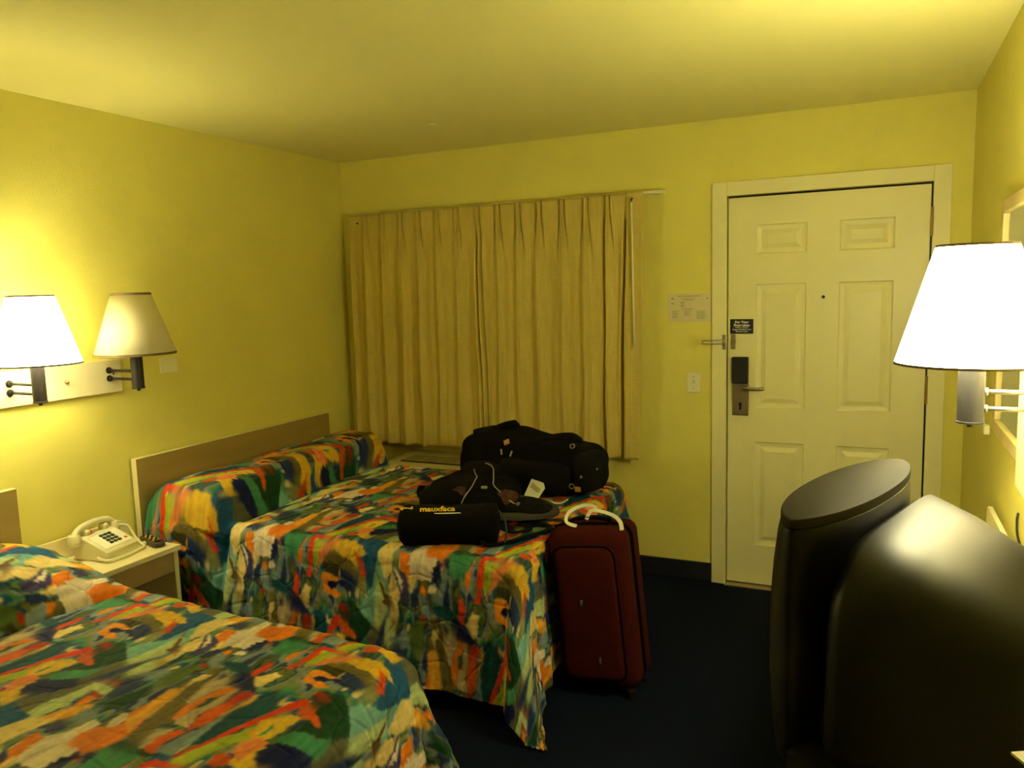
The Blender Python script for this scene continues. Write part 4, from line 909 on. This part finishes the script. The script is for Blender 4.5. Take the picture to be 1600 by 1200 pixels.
for pts in ([(1.438, -1.03, .800), (1.452, -1.068, .795), (1.478, -1.105, .787), (1.503, -1.14, .785), (1.510, -1.172, .777), (1.520, -1.232, .757), (1.510, -1.270, .730), (1.50, -1.287, .700)],
            [(1.470, -.995, .812), (1.497, -1.008, .814), (1.528, -1.025, .800), (1.560, -1.088, .764), (1.585, -1.14, .755), (1.632, -1.182, .741), (1.678, -1.195, .712), (1.715, -1.19, .69)]):
    obj('piping', tube(bmesh.new(), pts, .0026, n=6), M['pipe'], bp_)
obj('top_pocket', blob(bpp(.0, .10, .10), (.085, .075, .042), .7, .7, amp=.010, freq=14, seed=12, nu=40, nv=20, mtx=Rb), M['nylon2'], bp_, smooth=True)
obj('label_patch', B((-.013, -.006, -.003), (.013, .006, .003), on_surf((1.572, -1.206, .757), (.11, -.6, .8), 0)), M['pipe'], bp_)
obj('strap', tube(bmesh.new(), [(1.045, -.87, .640), (1.075, -.94, .625), (1.15, -1.03, .622), (1.235, -1.11, .630), (1.27, -1.14, .650)], .016, flat=.008), M['nylon'], bp_)
obj('shoulder_strap', tube(bmesh.new(), [(1.40, -1.28, .640), (1.50, -1.33, .655), (1.62, -1.32, .665), (1.74, -1.27, .660), (1.83, -1.20, .655), (1.855, -1.12, .650), (1.80, -1.06, .660), (1.70, -1.04, .67), (1.62, -1.06, .68)], .032, flat=.020), M['web'], bp_, bevel=.007, seg=3)['label'] = 'padded grey green strap'
obj('shoulder_strap', tube(bmesh.new(), [(1.30, -1.26, .640), (1.40, -1.325, .638), (1.52, -1.36, .636), (1.58, -1.36, .64)], .016, flat=.012), M['web'], bp_, bevel=.004)['label'] = 'padded grey green strap'
obj('hip_belt', blob((1.72, -1.14, .655), (.135, .095, .042), .7, .6, amp=.014, freq=14, seed=9, nu=48, nv=24), M['nylon2'], bp_, smooth=True)
obj('buckle', blob((1.728, -1.195, .694), (.007, .014, .008), .7, .7, nu=12, nv=8), M['pewter'], bp_)
# tripod bag
tb = thing('tripod_bag', 'small black cylindrical case with yellow logo at the near edge of the bed', 'case', (1.60, -1.5, BZ))
a_, b_ = Vector((1.375, -1.605, BZ+.070)), Vector((1.765, -1.440, BZ+.070)); ax = (b_-a_).normalized(); sd_ = Vector((ax.y, -ax.x, 0))
rings = []; L_ = (b_-a_).length
for i in range(25):
    k = i/24; r = .079*min(1, (math.sin(min(1, k/.10)*PI/2))**.5 if k < .1 else 1)*min(1, (math.sin(min(1, (1-k)/.05)*PI/2))**.5 if k > .95 else 1)
    r = max(r, .004)*(1+.03*math.sin(k*9)+.02*math.sin(k*23)); c = a_+ax*L_*k
    ring_ = []
    for j in range(36):
        th = 2*PI*j/36; rx = sq(math.cos(th), .8); rz = sq(math.sin(th), .8)
        ring_.append(c+sd_*r*1.05*rx+Vector((0, 0, max(r*.95*rz, -.069))))
    rings.append(ring_)
obj('case_body', loft(bmesh.new(), rings), M['nylon'], tb, smooth=True)
up2 = Vector((0, 0, 1)); nrm = (sd_*.62+up2*.78).normalized(); vv = nrm.cross(ax).normalized(); vv = -vv if vv.z < 0 else vv
def cs(k, h, off=.082): 
    th = h; d = sd_*math.cos(th)*1.05+up2*math.sin(th)*.95
    return a_+ax*L_*k+d*off
def patch(name, pts, m):
    top = [cs(k, h, .0845) for k, h in pts]; bot = [cs(k, h, .0795) for k, h in pts]
    return obj(name, loft(bmesh.new(), [bot, top]), m, tb)
patch('logo', [(.045, 1.30), (.10, 1.33), (.16, 1.27), (.195, .90), (.13, .84)], M['yel'])['label'] = 'yellow wing logo'
patch('logo', [(.150, 1.42), (.165, 1.42), (.205, .90), (.19, .90)], M['paper'])
patch('logo', [(.19, .90), (.62, .90), (.64, .86), (.19, .85)], M['paper'])
Rt = Matrix((ax, vv, nrm)).transposed().to_4x4()
text('lettering', 'mauxfaca', .030, cs(.41, .985, .087), Matrix((ax, (ax.cross(-sd_*.6+up2*.2)).normalized()*0+(-sd_*.55+up2*.60).normalized(), ax.cross((-sd_*.55+up2*.60).normalized()))).transposed().to_4x4(), M['yel'], tb, bold=.0008, xs=1.25)
for pts in ([(1.71, -1.50, .655), (1.74, -1.545, .630), (1.79, -1.50, .622), (1.87, -1.36, .622), (1.90, -1.26, .622), (1.85, -1.22, .625), (1.76, -1.28, .63)], [(1.73, -1.42, .68), (1.79, -1.42, .645), (1.84, -1.34, .635), (1.80, -1.29, .64)]):
    obj('strap', tube(bmesh.new(), pts, .013, flat=.006), M['nylon2'], tb)
obj('strap', tube(bmesh.new(), [(1.755, -1.44, .735), (1.785, -1.45, .70), (1.80, -1.47, .65), (1.805, -1.50, .624)], .007, flat=.003, up=(1, 0, .2)), M['web'], tb)
# suitcase: leans a few degrees towards the bed
sc_ = thing('suitcase', 'upright dark maroon suitcase at the foot of the far bed by the curtain', 'suitcase', (2.16, -1.26, 0))
Ts = Matrix.Translation((2.150, -1.300, .0)) @ Matrix.Rotation(math.radians(-5.5), 4, 'Y') @ rotz(math.radians(3))
def rrect(hx, hy, r, n=6):
    pts = []
    for cx, cy, a0 in ((hx-r, hy-r, 0), (-hx+r, hy-r, PI/2), (-hx+r, -hy+r, PI), (hx-r, -hy+r, 3*PI/2)):
        for i in range(n+1): a = a0+PI/2*i/n; pts.append((cx+r*math.cos(a), cy+r*math.sin(a)))
    return pts
def slab(hx, y0, y1, z0, z1, r, rf=.02, n=10):   # rounded upright slab, soft front edge
    zc, hz_ = (z0+z1)/2, (z1-z0)/2; rings = []
    for y, ins in ((y1, rf*.6), (y1-rf*.5, rf*.15), (y1-rf, 0), (y0+rf, 0), (y0+rf*.4, rf*.25), (y0+rf*.1, rf*.7), (y0, rf*1.3)):
        rings.append([tuple(Ts @ Vector((x, y, zc+z))) for x, z in rrect(hx-ins, hz_-ins, max(r-ins*.5, .005), n)])
    return loft(bmesh.new(), rings)
obj('shell', slab(.165, .02, .135, .022, .665, .045, .02), M['suit'], sc_, smooth=True, bevel=.001)
obj('front_shell', slab(.163, -.090, .045, .022, .672, .055, .045), M['suit'], sc_, smooth=True)
pk = obj('front_pocket', slab(.125, -.135, -.070, .075, .620, .05, .028), M['suit'], sc_, smooth=True)
P_ = [tuple(Ts @ Vector((x, -.118, .3475+z))) for x, z in rrect(.126, .2725, .05, 8)]; P_.append(P_[0])
obj('piping', tube(bmesh.new(), P_, .0035, n=8, sm=0), M['nylon'], pk)
P_ = [tuple(Ts @ Vector((x, .022, .3525+z))) for x, z in rrect(.166, .318, .05, 8)]; P_.append(P_[0])
obj('zipper', tube(bmesh.new(), P_, .005, n=8, sm=0), M['nylon'], sc_)
for z in (.40, .17): obj('zipper_pull', blob(Ts @ Vector((-.02+.05*(z < .3), -.138, z)), (.006, .004, .014), .8, .8, nu=12, nv=8), M['pewter'], pk)
obj('handle', tube(bmesh.new(), [tuple(Ts @ Vector(v)) for v in ((-.085, .02, .668), (-.075, .02, .688), (-.03, .018, .697), (.03, .018, .697), (.075, .02, .688), (.085, .02, .668))], .014, flat=.012, up=(0, 0, 1)), M['nylon'], sc_, bevel=.003)
obj('handle', tube(bmesh.new(), [tuple(Ts @ Vector(v)) for v in ((-.168, .07, .28), (-.182, .07, .30), (-.186, .07, .36), (-.182, .07, .42), (-.168, .07, .44))], .012, flat=.008, up=(0, 1, 0)), M['nylon'], sc_)
obj('buckle', blob(Ts @ Vector((-.180, -.03, .42)), (.006, .010, .016), .8, .8, nu=12, nv=8), M['pewter'], sc_)
for x in (-.125, .125):
    c0 = Ts @ Vector((x-.018, .10, .0)); c0.z = .028; c1 = Ts @ Vector((x+.018, .10, 0)); c1.z = .028
    obj('wheel', cyl(bmesh.new(), c0, c1, .027, n=28), M['black'], sc_, bevel=.003)
    f0 = Ts @ Vector((x, -.07, .03)); obj('foot', cyl(bmesh.new(), (f0.x, f0.y, .001), (f0.x, f0.y, .040), .016, .020, n=20), M['black'], sc_)
at = thing('airline_tag', 'looped white airline tag around the maroon suitcase handle', 'luggage tag', (2.08, -1.26, .70))
obj('tag_loop', tube(bmesh.new(), [(2.045, -1.33, .668), (2.005, -1.34, .685), (2.00, -1.29, .712), (2.04, -1.24, .728), (2.085, -1.235, .728), (2.10, -1.25, .722)], .007, flat=.001, up=(.5, -.6, .4)), M['tagp'], at)
obj('tag_loop', tube(bmesh.new(), [(2.075, -1.30, .690), (2.09, -1.28, .722), (2.13, -1.27, .720), (2.18, -1.28, .712), (2.215, -1.30, .695), (2.235, -1.34, .675)], .008, flat=.001, up=(.1, -.6, .8)), M['tagp'], at)

# brochure by the television
obj('sheet', B((-.06, -.05, 0), (.06, .05, .004), Matrix.Translation((3.365, -2.995, .955)) @ rotz(.5)), M['prnt'], s_b := [o for o in bpy.data.objects if o.name.startswith('brochure')][0])

# ------------------------------------------------------------------ light
def bulb(name, loc, w, rad=.03):
    l = bpy.data.lights.new(name, 'POINT'); l.energy = w; l.color = (1, .93, .60); l.shadow_soft_size = rad
    o = bpy.data.objects.new(name, l); C.objects.link(o); o.location = loc; return o
bulb('bulb_light', (.20, -2.24, 1.56), 8); bulb('bulb_light.001', (3.325, -1.965, 1.58), 16)
w = bpy.data.worlds.new('w'); bpy.context.scene.world = w; w.use_nodes = True
w.node_tree.nodes['Background'].inputs[0].default_value = (.02, .02, .02, 1); w.node_tree.nodes['Background'].inputs[1].default_value = 0.1
sc = bpy.context.scene
sc.view_settings.view_transform = 'Standard'; sc.view_settings.look = 'None'; sc.view_settings.exposure = 0; sc.view_settings.gamma = 1; sc.view_settings.use_curve_mapping = False
sc.cycles.max_bounces = 10; sc.cycles.diffuse_bounces = 8
